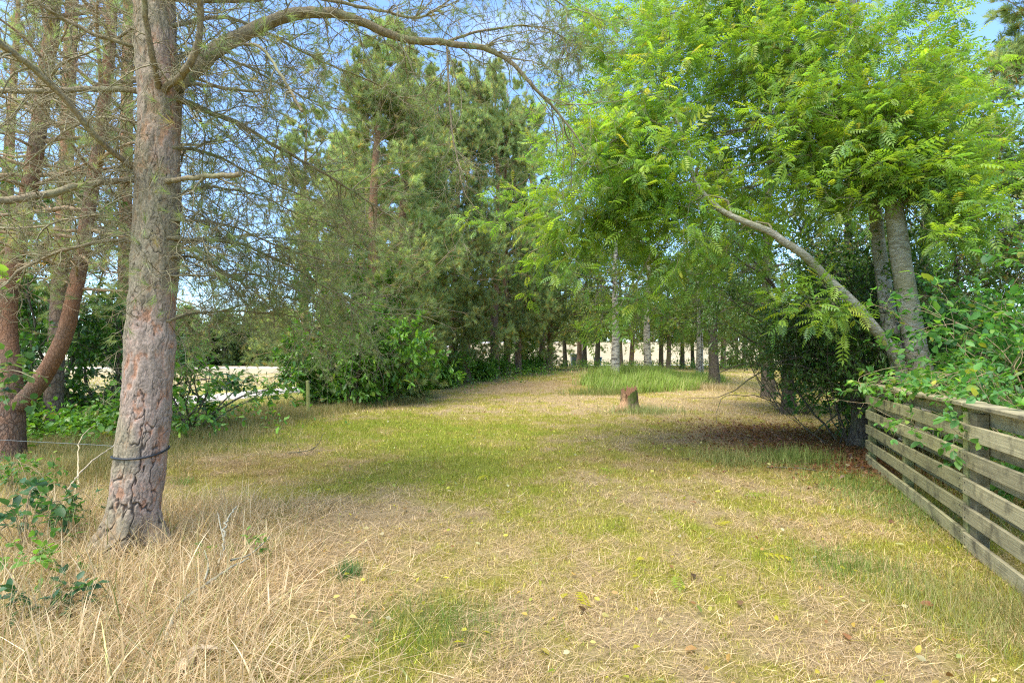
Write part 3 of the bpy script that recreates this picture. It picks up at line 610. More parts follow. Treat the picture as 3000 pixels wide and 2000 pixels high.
# ---------------------------------------------------------------- generic pines
def pine_crown(trunk, H, cs, Rr, n1, tm, tsize, prof=.45, per=(7, 5, 4), droop=-.02, low=.25, sector=None, dead=.2, gap=None):
    """limbs, twigs and needles round a trunk path (local, z up)"""
    bm = MB(); nm = MB(); z = trunk[:, 2]
    t = np.sort(rng.uniform(0, 1, n1)); h = cs + (H * .985 - cs) * t; O = np.stack([np.interp(h, z, trunk[:, i]) for i in range(3)], 1)
    az = np.arange(n1) * 2.39996 + rng.normal(0, .5, n1)
    if gap: k_ = ~((np.sin(az) < -.45) & (h > gap[0]) & (h < gap[1])); h, az, O, t = h[k_], az[k_], O[k_], t[k_]; n1 = len(h)
    if sector is not None: az = rng.uniform(*sector, n1)
    el = -.1 + 1.0 * t + rng.normal(0, .14, n1)
    D = np.stack([np.cos(az) * np.cos(el), np.sin(az) * np.cos(el), np.sin(el)], 1)
    L = Rr * np.clip((1.02 - t), .06, 1) ** prof * rng.uniform(.55, 1.12, n1) * (1 - low * ss(.25, 0, t)) + .3
    p1 = grow(O, D, L, 10, .13, droop + .03 * t); tubes(bm, p1, np.outer(.011 * L + .006, np.linspace(1, .25, 10)), 6)
    O, D, i_, tq = kids(p1, per[0], .22, 1, .9, .35); L2 = L[i_] * rng.uniform(.22, .5, len(O)) * (1.15 - .5 * tq); p2 = grow(O, nrm(D + [0, 0, .12]), L2, 7, .2, .02)
    tubes(bm, p2, np.outer(.006 * L2 + .003, np.linspace(1, .4, 7)), 4)
    O, D, i2, tq2 = kids(p2, per[1], .3, 1, .8); L3 = np.clip(L2[i2] * .5, .12, .6) * rng.uniform(.5, 1.2, len(O)); p3 = grow(O, nrm(D + [0, 0, .2]), L3, 5, .2, .05)
    tubes(bm, p3, np.outer(np.full(len(O), .0035), np.linspace(1, .6, 5)), 3)
    keep = rng.uniform(0, 1, len(p3)) > dead; p3 = p3[keep]
    O, D, i3, tq3 = kids(p3, per[2], .25, 1, .55); O = np.concatenate([O, p3[:, -1]]); D = np.concatenate([D, nrm(p3[:, -1] - p3[:, -2])])
    hue = fbm(O[:, 0] * 1.5, O[:, 2] * 1.5 + O[:, 1], 3, 3); U = rv(len(O)); C = pal(len(O), NEEDLE, NEEDW, .16) * (.45 + 1.15 * hue)[:, None]
    place(nm, tm[0], tm[1], O, nrm(D + [0, 0, .25]), U, tsize * rng.uniform(.7, 1.25, len(O)), C)
    return bm, nm
TF = t_tuft(12, .11, .9, .75)      # far
TN = t_tuft(18, .035, .85, .8)      # nearer
def pine(H, r0, cs, Rr, n1, tm, ts, lean=.3, seed=1, **kw):
    z = np.linspace(-.3, H, 24); tr = np.stack([lean * (np.maximum(z, 0) / H) ** 1.5 + .12 * np.sin(z * .5 + seed), .1 * np.cos(z * .45 + seed * 2) - .1 * np.cos(seed * 2), z], 1); tr[:, :2] -= np.array([np.interp(0, z, tr[:, 0]), np.interp(0, z, tr[:, 1])])
    rad = r0 * (np.clip(1 - np.maximum(z, 0) / H, 0.02, 1) ** .75) * (1 + .45 * np.exp(-np.maximum(z, 0) / .25))
    tb = MB(); tubes(tb, tr, rad, 14); bm, nm = pine_crown(tr, H, cs, Rr, n1, tm, ts, **kw)
    return tb, bm, nm
def put_pine(parts, loc, label, group=None, name='pine_tree', bk=None):
    t = thing(name, loc, label, 'tree', group); tb, bm, nm = parts
    tb.build('trunk', bk or B_PINE, t); bm.build('branches', B_PINEBR, t); nm.build('needles', M_NEEDLE, t); return t
B_PINEBR = bark('pine_branch_bark', (.34, .24, .14), (.42, .27, .15), (.15, .11, .07), 20, .6, .4, dist=.01)
GP = 'pines in the row along the left of the clearing'
pA = put_pine(pine(13.2, .27, 1.9, 3.4, 62, TF, .15, seed=1, per=(9, 6, 5), dead=.06, gap=(0, 4.2)), G(862, 922, -.05), 'foremost pine of the row, thick grey trunk beside the oak bush', GP)
pB = put_pine(pine(13.8, .25, 1.9, 3.2, 60, TF, .15, .1, seed=3, per=(9, 6, 5), dead=.06, gap=(5, 8.5)), G(922, 908, -.05), 'second pine of the row, its trunk splitting low in the oak leaves', GP)
pC = put_pine(pine(12.2, .22, 2.4, 2.7, 60, TF, .155, -.2, seed=5, per=(9, 6, 4), dead=.1, gap=(6, 9)), G(966, 896, -.05), 'third pine of the row with a straight slender trunk', GP)
row = [(pA, 1012, 886, 2.0, (1, 1, 1.12), 'fourth pine of the row, leaning a little over the rough grass'), (pB, 1042, 880, 1.1, (.9, .9, 1.15), 'fifth pine of the row, half hidden by low leaves'), (pC, 1072, 877, 4.0, (1, 1, 1.3), 'sixth pine of the row with a thin dark trunk'),
       (pA, 1138, 867, 4.4, (1, 1, 1.3), 'pine of the row with twin dark trunks by its foot'), (pB, 1165, 862, 5.0, (.9, .9, 1.3), 'slim pine just behind the twin dark trunks in the row'), (pC, 1190, 859, .6, 1.0, 'drooping pine near the far end of the row'),
       (pB, 1243, 852, 2.6, .95, 'pine with a pinkish trunk at the far end of the row'), (pA, 1262, 850, 1.5, .85, 'last dark pine at the far end of the row')]
for src, x, y, rz, sc, lab in row: dup(src, G(x, y, -.05), rz, sc, lab, GP)
# tall pines standing farther behind the row
dup(pC, on(-8.9, 29.5), 1.0, 1.15, 'tall slim pine behind the row with bare limbs against the sky', 'pines behind the row')
dup(pB, on(-9.7, 24.2), 5.2, .95, 'pine behind the left end of the oak bush', 'pines behind the row')
dup(pA, on(-11.0, 38), 2.2, 1.25, 'pine behind the row beside the gravel track', 'pines behind the row')
dup(pB, on(-6.0, 30), .4, 1.3, 'pine rising behind the third trunk of the row', 'pines behind the row')
dup(pC, on(.9, 36.5), 3.4, (1.25, 1.25, 1.5), 'tallest slim pine at the far end of the row', 'pines behind the row')
dup(pC, on(-7.6, 47), 3.0, 1.35, 'dark tall pine far behind the end of the row', 'pines behind the row')

def pxp(pts, n=24): return smooth_path([P(*p) for p in pts], n)
T_OVAL = (lambda t: (t[0], [t[1][0], t[1][2]]))(t_oval(.55)); T_OVALN = (lambda t: (t[0], [t[1][0], t[1][2]]))(t_oval(.42)); T_DIA = t_diamond(.55); T_LOB = t_lobed(); T_PIN = t_pinnate(5, .095, .27, .12)
def put_leaves(lm, O, D, tm, size, cols, wts=None, tilt=.5, droop=-.25, jit=.16, hs=.8, hamp=.5, sj=.3):
    n = len(O); hue = fbm(O[:, 0] * hs + O[:, 1], O[:, 2] * hs - O[:, 1] * .6, 7, 2)
    C = pal(n, cols, wts, jit) * (1 - hamp / 2 + hamp * hue)[:, None]
    D = nrm(D + rng.normal(0, .35, (n, 3)) + np.array([0, 0, droop])); U = nrm(np.array([0, 0, 1.0]) + rng.normal(0, tilt, (n, 3)))
    place(lm, tm[0], tm[1], O, D, U, size * np.exp(rng.normal(0, sj, n)), C)
def leafy(bm, lm, p1, n2, l2, n3, l3, nl, tm, size, cols, wts=None, a=.15, ang=.95, lift=.1, r2=.008, grav=0.0, flat=.25, leaf_kw={}, t1=1.0, jit=.18, mask=None):
    L1 = np.linalg.norm(np.diff(p1, axis=1), axis=2).sum(1)
    O, D, i_, t_ = kids(p1, n2, a, t1, ang, flat); ln = l2 * rng.uniform(.45, 1.2, len(O)) * (1.2 - .45 * t_) * np.clip(L1[i_] / max(np.mean(L1), 1e-6), .5, 1.5)
    p2 = grow(O, nrm(D + [0, 0, lift]), ln, 9, jit, grav)
    if mask is not None: p2 = p2[mask(p2[:, -1])]
    tubes(bm, p2, np.outer(r2 * rng.uniform(.5, 1.1, len(p2)), np.linspace(1, .3, 9)), 5)
    O, D, i_, t_ = kids(p2, n3, .2, 1, .8, flat); p3 = grow(O, D, l3 * rng.uniform(.5, 1.2, len(O)), 6, .2, grav)
    tubes(bm, p3, np.outer(np.full(len(p3), r2 * .3), np.linspace(1, .5, 6)), 3)
    O, D, i_, t_ = kids(p3, nl, .12, 1, .8, .3); O = np.concatenate([O, p3[:, -1]]); D = np.concatenate([D, nrm(p3[:, -1] - p3[:, -2])])
    if mask is not None: k = mask(O); O, D = O[k], D[k]
    put_leaves(lm, O, D, tm, size, cols, wts, **leaf_kw)
    return p2
OAKC = [(.11, .25, .03), (.14, .29, .035), (.20, .36, .045), (.08, .18, .035), (.27, .38, .05)]
OAKW = [4, 4, 3, 3, 1]

# ---------------------------------------------------------------- red pines at the left edge
def left_pine(name, label, stems, H, crown_kw, bk, base):
    t = thing(name, base, label, 'tree', None); tb = MB(); bm = MB(); nm = MB()
    for pts, r0, r1, top in stems:
        p = pxp(pts, 40); e = p[-1]; d = nrm(p[-1] - p[-4]); d = nrm(d + [0, 0, .5])
        ext = np.array([e + d * s_ for s_ in np.linspace(.3, top - e[2], 8)]); path = np.concatenate([p, ext])
        rr = np.concatenate([r1 + .05 * np.linspace(1, 0, 40) + (r0 - r1 - .05) * np.exp(-np.linspace(0, 5, 40)), taper(r1 * .97, .03, 8)]); n = len(rr)
        rr = rr * (1 + .12 * (fbm(np.arange(n) * .5, r0 * 90 + 0 * np.arange(n), 5) - .5)); tubes(tb, path, rr, 18)
        b, m = pine_crown(path - base, top - base[2], crown_kw[0], crown_kw[1], crown_kw[2], TN, .09, per=crown_kw[3], dead=crown_kw[4], prof=.35)
        bm.v += b.v; bm.c += b.c; off = bm.n
        for k in (3, 4): bm.f[k] += [f + off for f in b.f[k]]; bm.mi[k] += b.mi[k]
        bm.n += b.n; off = nm.n; nm.v += m.v; nm.c += m.c
        for k in (3, 4): nm.f[k] += [f + off for f in m.f[k]]; nm.mi[k] += m.mi[k]
        nm.n += m.n
    tb.build('trunk', bk, t, org=base); bm.build('branches', B_PINEBR, t); nm.build('needles', M_NEEDLE, t); return t
b = G(22, 1055, -.05); left_pine('pine_tree', 'twin stemmed reddish pine forking low beside the left edge', [
    ([(20, 1070, b[1]), (22, 1000, b[1]), (25, 930, b[1]), (22, 850, b[1]), (15, 760, b[1] + .1), (20, 660, b[1] + .15), (40, 560, b[1] + .2), (62, 460, b[1] + .2), (85, 330, b[1] + .2), (100, 200, b[1] + .2), (118, 80, b[1] + .2), (126, -20, b[1] + .2)], .225, .085, 10.5),
    ([(45, 930, b[1]), (85, 885, b[1] - .05), (120, 830, b[1] - .1), (150, 765, b[1] - .1), (165, 700, b[1] - .1), (182, 620, b[1]), (198, 520, b[1]), (215, 410, b[1]), (232, 300, b[1]), (248, 160, b[1]), (256, 40, b[1]), (258, -30, b[1])], .12, .068, 10)], 10, (2.6, 2.6, 46, (8, 5, 3), .35), B_RED, b)
b = G(122, 1002, -.05); left_pine('pine_tree', 'dark straight pine trunk behind the twin stemmed reddish pine', [([(122, 1010, b[1]), (124, 900, b[1]), (132, 750, b[1]), (142, 560, b[1]), (152, 400, b[1]), (158, 200, b[1]), (166, 0, b[1])], .18, .10, 11)], 10, (2.8, 2.6, 44, (8, 5, 3), .3), B_PINE, b)
b = on(P(284, 900, 12.5)[0], 12.5, .05); left_pine('pine_tree', 'slim dark pine showing just left of the big trunk', [([(282, 985, 12.5), (284, 800, 12.5), (288, 500, 12.5), (292, 200, 12.5), (296, 0, 12.5)], .16, .11, 12)], 10, (3.0, 2.4, 40, (8, 5, 3), .3), B_PINE, b)
b = on(-13.2, 13.5, .05); put_pine(pine(12.5, .2, 2.5, 2.6, 46, TF, .12, seed=9), b, 'bushy pine at the far left beyond the reddish pines')

# ---------------------------------------------------------------- oak bushes under the pines
def bush(name, label, cat, base, nst, H, spread, n2, l2, n3, l3, nl, tm, size, cols, wts=None, r=.03, a=.1, bk=None, lm_mat=None, group=None, elev0=(.5, 1.2), asym=(0, 0), lift=.05, grav=0.0, mask=None, lk={}, part='leaves', jit=.14):
    t = thing(name, base, label, cat, group); bm = MB(); lm = MB(); az = np.arange(nst) * 2 * np.pi / nst + rng.normal(0, .5, nst); el = rng.uniform(*elev0, nst)
    D = np.stack([np.cos(az) * np.cos(el) + asym[0], np.sin(az) * np.cos(el) + asym[1], np.sin(el)], 1); L = rng.uniform(.75, 1.1, nst) * np.hypot(spread * np.cos(el), H * np.sin(el))
    O = np.stack([.08 * np.cos(az), .08 * np.sin(az), -.03 + 0 * az], 1) * (1 + 2 * r * 10 * 0)
    p1 = grow(O, D, L, 14, jit, .015); tubes(bm, p1, np.outer(r * rng.uniform(.6, 1.1, nst), np.linspace(1, .2, 14)), 7)
    leafy(bm, lm, p1, n2, l2, n3, l3, nl, tm, size, cols, wts, a=a, lift=lift, r2=r * .3, grav=grav, mask=mask, leaf_kw=lk)
    bm.build('stems', bk or B_DARK, t); lm.build(part, lm_mat or M_DARKLEAF, t); return t
ok = bush('oak_bush', 'bright green oak bush spilling left from the foremost pine of the row', 'bush', on(-5.7, 17.8), 15, 3.7, 2.0, 13, .85, 9, .38, 9, T_LOB, .115, OAKC, OAKW, r=.035, elev0=(.15, 1.35))
ok.scale = (1.05, 1.05, 1.4); ok.location = [float(v) for v in on(-5.45, 17.1)]
dup(ok, on(-4.4, 20.0), 2.0, .8, 'oak bush growing between the first and second pine of the row', None)
for x, y, rz, sc, lab in [(-3.5, 24.5, 1, .72, 'leafy bush at the foot of the fourth and fifth pines'), (-2.0, 28.5, 3, .7, 'leafy bush by the sixth pine of the row'), (-.9, 31.5, 5, .62, 'leafy bush by the twin dark trunks'), (.9, 34.5, 2.4, .6, 'small bush near the far end of the pine row'), (2.0, 38.5, .8, .55, 'low bush beside the last pines of the row')]:
    dup(ok, on(x, y), rz, sc, lab, 'bushes along the foot of the pine row')
yo = bush('oak_sapling', 'young oak with dark lobed leaves reaching out right of the big trunk', 'tree', on(-6.6, 10.6), 8, 2.0, 2.5, 5, .85, 4, .34, 5, T_LOB, .12, OAKC, OAKW, r=.032, a=.22, elev0=(.15, 1.0), asym=(.15, 0))
ms = bush('maple_bush', 'dark leafy undergrowth tree with two forked stems left of the big trunk', 'bush', on(P(208, 960, 11.2)[0], 11.2), 7, 3.7, 2.5, 12, 1.05, 9, .42, 9, T_OVAL, .10, [(.05, .12, .022), (.07, .17, .03), (.11, .23, .035), (.04, .10, .028)], r=.05, a=.38, elev0=(.5, 1.35))
dup(ms, on(-10.4, 11.2), 1.2, (1, 1, 1.35), 'dark leafy bush between the reddish pine and the field', None)
dup(ms, on(-13.4, 14.5), 2.6, (1.25, 1.25, 1.7), 'tall dark leafy bush behind the straight pine trunk', None)
dup(ms, on(-12.2, 10.9), 4.0, (1.2, 1.2, 1.6), 'tall green leafy bush at the left edge', None)
# hazel twig hanging in from the left edge
def hazel():
    base = on(-5.4, 4.9); t = thing('hazel_bush', base, 'hazel with big rounded leaves leaning in from the left edge', 'bush'); bm = MB(); lm = MB()
    p = np.stack([smooth_path([base, P(-60, 980, 4.85), P(-25, 880, 4.75), P(25, 850, 4.7), P(80, 868, 4.6)], 14), smooth_path([base, P(-80, 1000, 4.9), P(-50, 930, 4.8), P(0, 900, 4.75), P(45, 905, 4.7)], 14), smooth_path([base, P(-110, 850, 4.9), P(-80, 700, 4.9), P(-20, 640, 4.8), P(20, 650, 4.8)], 14)])
    tubes(bm, p, np.outer([.012, .010, .012], np.linspace(1, .25, 14)), 6)
    O, D, i_, t_ = kids(p, 9, .45, 1, .9); p2 = grow(O, D, rng.uniform(.1, .28, len(O)), 5, .2); tubes(bm, p2, np.outer(np.full(len(p2), .003), np.linspace(1, .5, 5)), 4)
    O, D, i_, t_ = kids(p2, 4, .2, 1, .8); put_leaves(lm, O, D, T_OV2, .075, [(.07, .16, .035), (.10, .2, .05), (.17, .25, .05)], None)
    bm.build('stems', B_TWIG, t, org=base); lm.build('leaves', M_LEAF, t, org=base)
T_OV2 = (lambda t: (t[0], [t[1][0], t[1][2]]))(t_oval(.8, .1, .15)); hazel()

# ---------------------------------------------------------------- the ash behind the fence
def ash():
    base = on(5.98, 7.55, .05); t = thing('ash_tree', base, 'ash with two grey stems and a long limb arching left, behind the fence', 'tree'); tb = MB(); bm = MB(); lm = MB()
    Yb = 7.5
    def stem(pts, r0, r1, k=22, n=44, cap=True):
        p = pxp(pts, n); rr = taper(r0, r1, n) * (1 + .07 * (fbm(np.arange(n) * .4, r0 * 70 + 0 * np.arange(n), 5) - .5)); tubes(tb, p, rr, k, (.4, .35, .3), 0, cap=cap); return p
    s1 = stem([(2128, 1010, 7.45), (2126, 900, 7.45), (2118, 860, 7.45), (2104, 800, 7.45), (2086, 700, 7.4), (2070, 600, 7.35), (2058, 510, 7.3), (2052, 466, 7.3)], .168, .107)
    s2 = stem([(2090, 1010, 7.6), (2085, 900, 7.6), (2068, 840, 7.65), (2045, 750, 7.75), (2030, 650, 7.85), (2018, 560, 7.95), (2005, 430, 8.05), (1985, 260, 8.2), (1960, 60, 8.3), (1950, -250, 8.4)], .142, .05)
    lb = stem([(2080, 880, 7.55), (2056, 815, 7.5), (2010, 755, 7.45), (1955, 690, 7.4), (1905, 645, 7.35), (1850, 588, 7.3), (1800, 555, 7.25), (1768, 532, 7.25), (1705, 507, 7.25), (1655, 482, 7.3), (1612, 440, 7.35), (1592, 405, 7.4), (1575, 330, 7.5), (1540, 250, 7.6), (1480, 170, 7.7)], .08, .014, 14)
    # every further limb: from a point on a stem to a point of the crown
    lim = []
    def limb(p0, p1, r, up=.5, n=16):
        p0 = np.asarray(p0); p1 = np.asarray(p1); m = (p0 + p1) / 2 + np.array([0, 0, up]); q = smooth_path([p0, (p0 * .6 + m * .6 + p1 * -.2) , m, p1], n)
        q = q + np.cumsum(rng.normal(0, .025, (n, 3)), 0) * np.linspace(0, 1, n)[:, None]; tubes(bm, q, taper(r, r * .2, n), 8); lim.append(q)
    a2 = lambda f: s2[int(f * 43)]
    al = lambda f: lb[int(f * 43)]
    for (o, tgt, r) in [(a2(.72), (1230, 600, 8.6), .035), (a2(.76), (1300, 420, 9.2), .035), (a2(.8), (1400, 220, 9.4), .035), (a2(.84), (1480, 40, 9.0), .03), (a2(.7), (1480, 640, 9.3), .03), (a2(.9), (1650, -60, 8.4), .03),
                        (a2(.95), (1850, -150, 7.8), .03), (a2(.78), (1700, 120, 7.6), .03), (a2(.72), (1650, 330, 8.8), .03), (a2(.7), (1850, 300, 7.0), .022), (a2(.82), (1960, 100, 7.0), .022), (a2(.86), (2150, 0, 7.6), .025), (a2(.8), (2250, 180, 8.0), .025),
                        (a2(.74), (2300, 330, 8.0), .022), (a2(.8), (1330, 210, 9.8), .03), (a2(.74), (1250, 340, 9.4), .03), (a2(.78), (1215, 480, 9.2), .03), (a2(.85), (1420, 120, 9.9), .028), (a2(.92), (1350, 60, 10.5), .03), (a2(.88), (1560, 100, 10.5), .03), (a2(.76), (1700, 420, 9.8), .03), (a2(.68), (1850, 480, 9.3), .025), (a2(.9), (2050, -200, 9.5), .03),
                        (al(.62), (1500, 560, 7.6), .02), (al(.7), (1400, 700, 8.0), .02), (al(.8), (1330, 560, 7.8), .018), (al(.88), (1240, 590, 7.6), .016), (al(.95), (1360, 330, 7.6), .018), (al(.92), (1300, 480, 7.4), .016), (al(.98), (1390, 90, 7.7), .016), (al(.75), (1600, 560, 6.9), .014), (al(.85), (1500, 400, 6.8), .014), (al(.97), (1560, 130, 7.2), .014), (al(.5), (1640, 620, 8.2), .018)]:
        limb(o, P(*tgt), r, rng.uniform(.2, .6))
    # cut head of the front stem: a brush of upright shoots
    hd = s1[-1]
    for (tgt, r) in [((1990, 250, 7.1), .013), ((2030, 180, 7.0), .014), ((2062, 120, 7.2), .014), ((2085, 230, 6.9), .016), ((2110, 300, 7.0), .013), ((2130, 60, 7.3), .018), ((2150, 380, 6.8), .012), ((2230, 440, 6.7), .013), ((2250, 530, 6.5), .011), ((2180, 300, 6.9), .012), ((1950, 330, 6.9), .012), ((1900, 420, 6.8), .012), ((1880, 250, 6.9), .012), ((2290, 420, 6.9), .012), ((2100, 520, 6.7), .01), ((2180, 560, 6.6), .01)]:
        o = hd + np.array([rng.uniform(-.1, .1), rng.uniform(-.1, .1), rng.uniform(-.25, .02)]); limb(o, P(*tgt), r, .12)
    # low leafy twigs from the limb
    for (o, tgt, r) in [(al(.22), (1850, 712, 7.1), .008)]: limb(o, P(*tgt), r, .08)
    P1 = np.stack([smooth_path(q, 16) for q in lim]); Ls = np.linalg.norm(np.diff(P1, axis=1), axis=2).sum(1)
    cols = [(.23, .36, .045), (.29, .40, .05), (.17, .30, .055), (.15, .27, .09), (.38, .42, .055), (.48, .40, .06)]; wts = [4, 3.5, 3.5, 2.5, 1.4, .35]
    big = Ls > 2.2
    def open_stem(q):       # the front of the cut stem is bare of leaves
        i = np.clip(((q[:, 2] - .8) / (s1[-1, 2] - .8) * 40).astype(int), 0, 43); d = np.abs(q[:, 0] - s1[i, 0] * q[:, 1] / s1[i, 1]); j = np.clip(((q[:, 2] - .8) / (s2[-1, 2] - .8) * 60).astype(int), 0, 43); d2 = np.abs(q[:, 0] - s2[np.clip(j, 0, 43), 0] * q[:, 1] / 7.7); return ~(((d < .34) | ((d2 < .3) & (q[:, 2] < 3.6))) & (q[:, 1] < 7.8) & (q[:, 2] < s1[-1, 2] - .02) & (q[:, 2] > 1.2))
    leafy(bm, lm, P1[big], 20, 1.25, 7, .55, 6, T_PIN, .175, cols, wts, a=.25, lift=.05, r2=.009, mask=open_stem, leaf_kw=dict(tilt=.45, droop=-.12, sj=.25, hamp=.7, hs=.5))
    leafy(bm, lm, P1[~big], 11, .6, 5, .4, 4, T_PIN, .18, cols, wts, a=.3, lift=.05, r2=.006, mask=open_stem, leaf_kw=dict(tilt=.45, droop=-.12, sj=.25, hamp=.7, hs=.5))
    tb.build('trunk', B_ASH, t, org=base); bm.build('branches', B_TWIG, t, org=base); lm.build('leaves', M_LEAF, t, org=base)
ash()

# ---------------------------------------------------------------- dark shrubs at the end of the fence
SHC = [(.055, .12, .02), (.075, .155, .025), (.10, .20, .03), (.05, .10, .022), (.15, .21, .035)]
def shrub(label, base, trunk_r, trunk_lean, nst, H, spread, n2, size, seedx, asym, zmin=.95):
    t = thing('shrub', base, label, 'shrub'); tb = MB(); bm = MB(); lm = MB()
    z = np.linspace(-.05, H * .72, 20); p = np.stack([trunk_lean[0] * (z / H) ** 1.3 if False else trunk_lean[0] * np.abs(z / H) ** 1.3, trunk_lean[1] * np.abs(z / H) ** 1.3, z], 1); tubes(tb, p, trunk_r * (1 - .75 * np.linspace(0, 1, 20)) * (1 + .5 * np.exp(-np.maximum(z, 0) / .2)), 12)
    az = rng.uniform(0, 2 * np.pi, nst); el = rng.uniform(.6, 1.35, nst); D = np.stack([np.cos(az) * np.cos(el), np.sin(az) * np.cos(el), np.sin(el)], 1) + np.array([asym[0] * .3, asym[1] * .3, 0])
    O = np.stack([.5 * np.cos(az) * rng.uniform(.2, 1, nst) + asym[0] * .5, .5 * np.sin(az) * rng.uniform(.2, 1, nst), -.02 + 0 * az], 1); st = grow(O, D, H * rng.uniform(.35, .8, nst), 14, .13, .01)
    tubes(bm, st, np.outer(.018 * rng.uniform(.4, 1.2, nst), np.linspace(1, .3, 14)), 6)
    n1 = 34; hh = rng.uniform(.32, 1, n1); az = np.arange(n1) * 2.4 + rng.normal(0, .4, n1); el = rng.uniform(-.15, .8, n1) * (.4 + hh * .8); i = (hh * 19).astype(int)
    D = np.stack([np.cos(az) * np.cos(el) + asym[0] * .25, np.sin(az) * np.cos(el) + asym[1] * .25, np.sin(el)], 1); lim = grow(p[i], D, spread * rng.uniform(.6, 1.1, n1), 14, .14, -.015)
    tubes(bm, lim, np.outer(trunk_r * .22 * rng.uniform(.5, 1, n1), np.linspace(1, .15, 14)), 6)
    tw = grow(*kids(st, 8, .1, .75, .9)[:2], rng.uniform(.2, .8, nst * 8), 6, .25, 0); tubes(bm, tw, np.outer(np.full(len(tw), .0035), np.linspace(1, .5, 6)), 3)
    ok_ = lambda q: (q[:, 2] > zmin) & ((q[:, 0] > -1.5) | (q[:, 2] > 2.3))
    leafy(bm, lm, np.concatenate([lim]), n2, 1.0, 8, .42, 9, T_OVALN, size, SHC, None, a=.2, r2=.008, mask=ok_, leaf_kw=dict(tilt=.45, droop=-.3))
    leafy(bm, lm, st, 4, .7, 5, .36, 8, T_OVALN, size, SHC, None, a=.5, r2=.006, mask=ok_, leaf_kw=dict(tilt=.45, droop=-.3))
    tb.build('trunk', B_DARK, t); bm.build('stems', B_DARK, t); lm.build('leaves', M_DARKLEAF, t)
    return t
sh1 = shrub('dense dark green shrub with a grey trunk and a fan of bare stems', G(1812, 950), .19, (-.3, 0), 26, 5.4, 3.4, 16, .07, 1, (.3, 0), 1.3)
sh2 = shrub('dark shrub with a thick blackish trunk beside the far end of the fence', G(1985, 1022), .2, (-.25, .1), 18, 3.6, 1.7, 12, .06, 2, (-.35, 0))
dup(sh1, on(11.5, 13.5), 2.0, 1.05, 'dark shrub behind the ash, seen under its crown', None)

# ---------------------------------------------------------------- green thicket behind the fence on the right
def thicket(label, base, H, spread, nst, size, cols, n2=9, l2=.8, seed=0, nl=7):
    t = thing('thicket', base, label, 'bush'); bm = MB(); lm = MB(); az = rng.uniform(0, 2 * np.pi, nst); r_ = rng.uniform(0, spread * .6, nst)
    O = np.stack([r_ * np.cos(az), r_ * np.sin(az), 0 * az - .05], 1); D = np.stack([.35 * np.cos(az), .35 * np.sin(az), 1 + 0 * az], 1) + rng.normal(0, .15, (nst, 3)); p = grow(O, D, H * rng.uniform(.6, 1.1, nst), 16, .12, -.02)
    tubes(bm, p, np.outer(.013 * rng.uniform(.5, 1.2, nst), np.linspace(1, .2, 16)), 6)
    leafy(bm, lm, p, n2, l2, 6, .36, nl, T_OV3, size, cols, [4, 4, 3, 1.2, .25], a=.12, r2=.0055, leaf_kw=dict(tilt=.5, droop=-.25, hamp=.6))
    bm.build('stems', B_STRAWTWIG, t); lm.build('leaves', M_LEAF, t); return t
T_OV3 = (lambda t: (t[0], [t[1][0], t[1][2]]))(t_oval(.62, .1, .12))
B_STRAWTWIG = bark('pale_twig_bark', (.36, .26, .15), (.44, .33, .18), (.2, .14, .08), 40, .5, .4, dist=.01)
TH = [(.09, .23, .05), (.13, .29, .055), (.08, .19, .055), (.20, .33, .055), (.38, .35, .06)]
th = thicket('bright green thicket with heart shaped leaves towering behind the fence', on(6.6, 5.6), 2.6, 1.5, 34, .075, TH)
dup(th, on(8.3, 7.0), 1.6, 1.08, 'green thicket at the right edge behind the taller leaves', None)
dup(th, on(5.3, 4.05), 3.3, .74, 'lower green thicket pressing on the near fence section', None)
dup(th, on(7.5, 9.3), 4.4, 1.0, 'green thicket behind the ash stems', None)

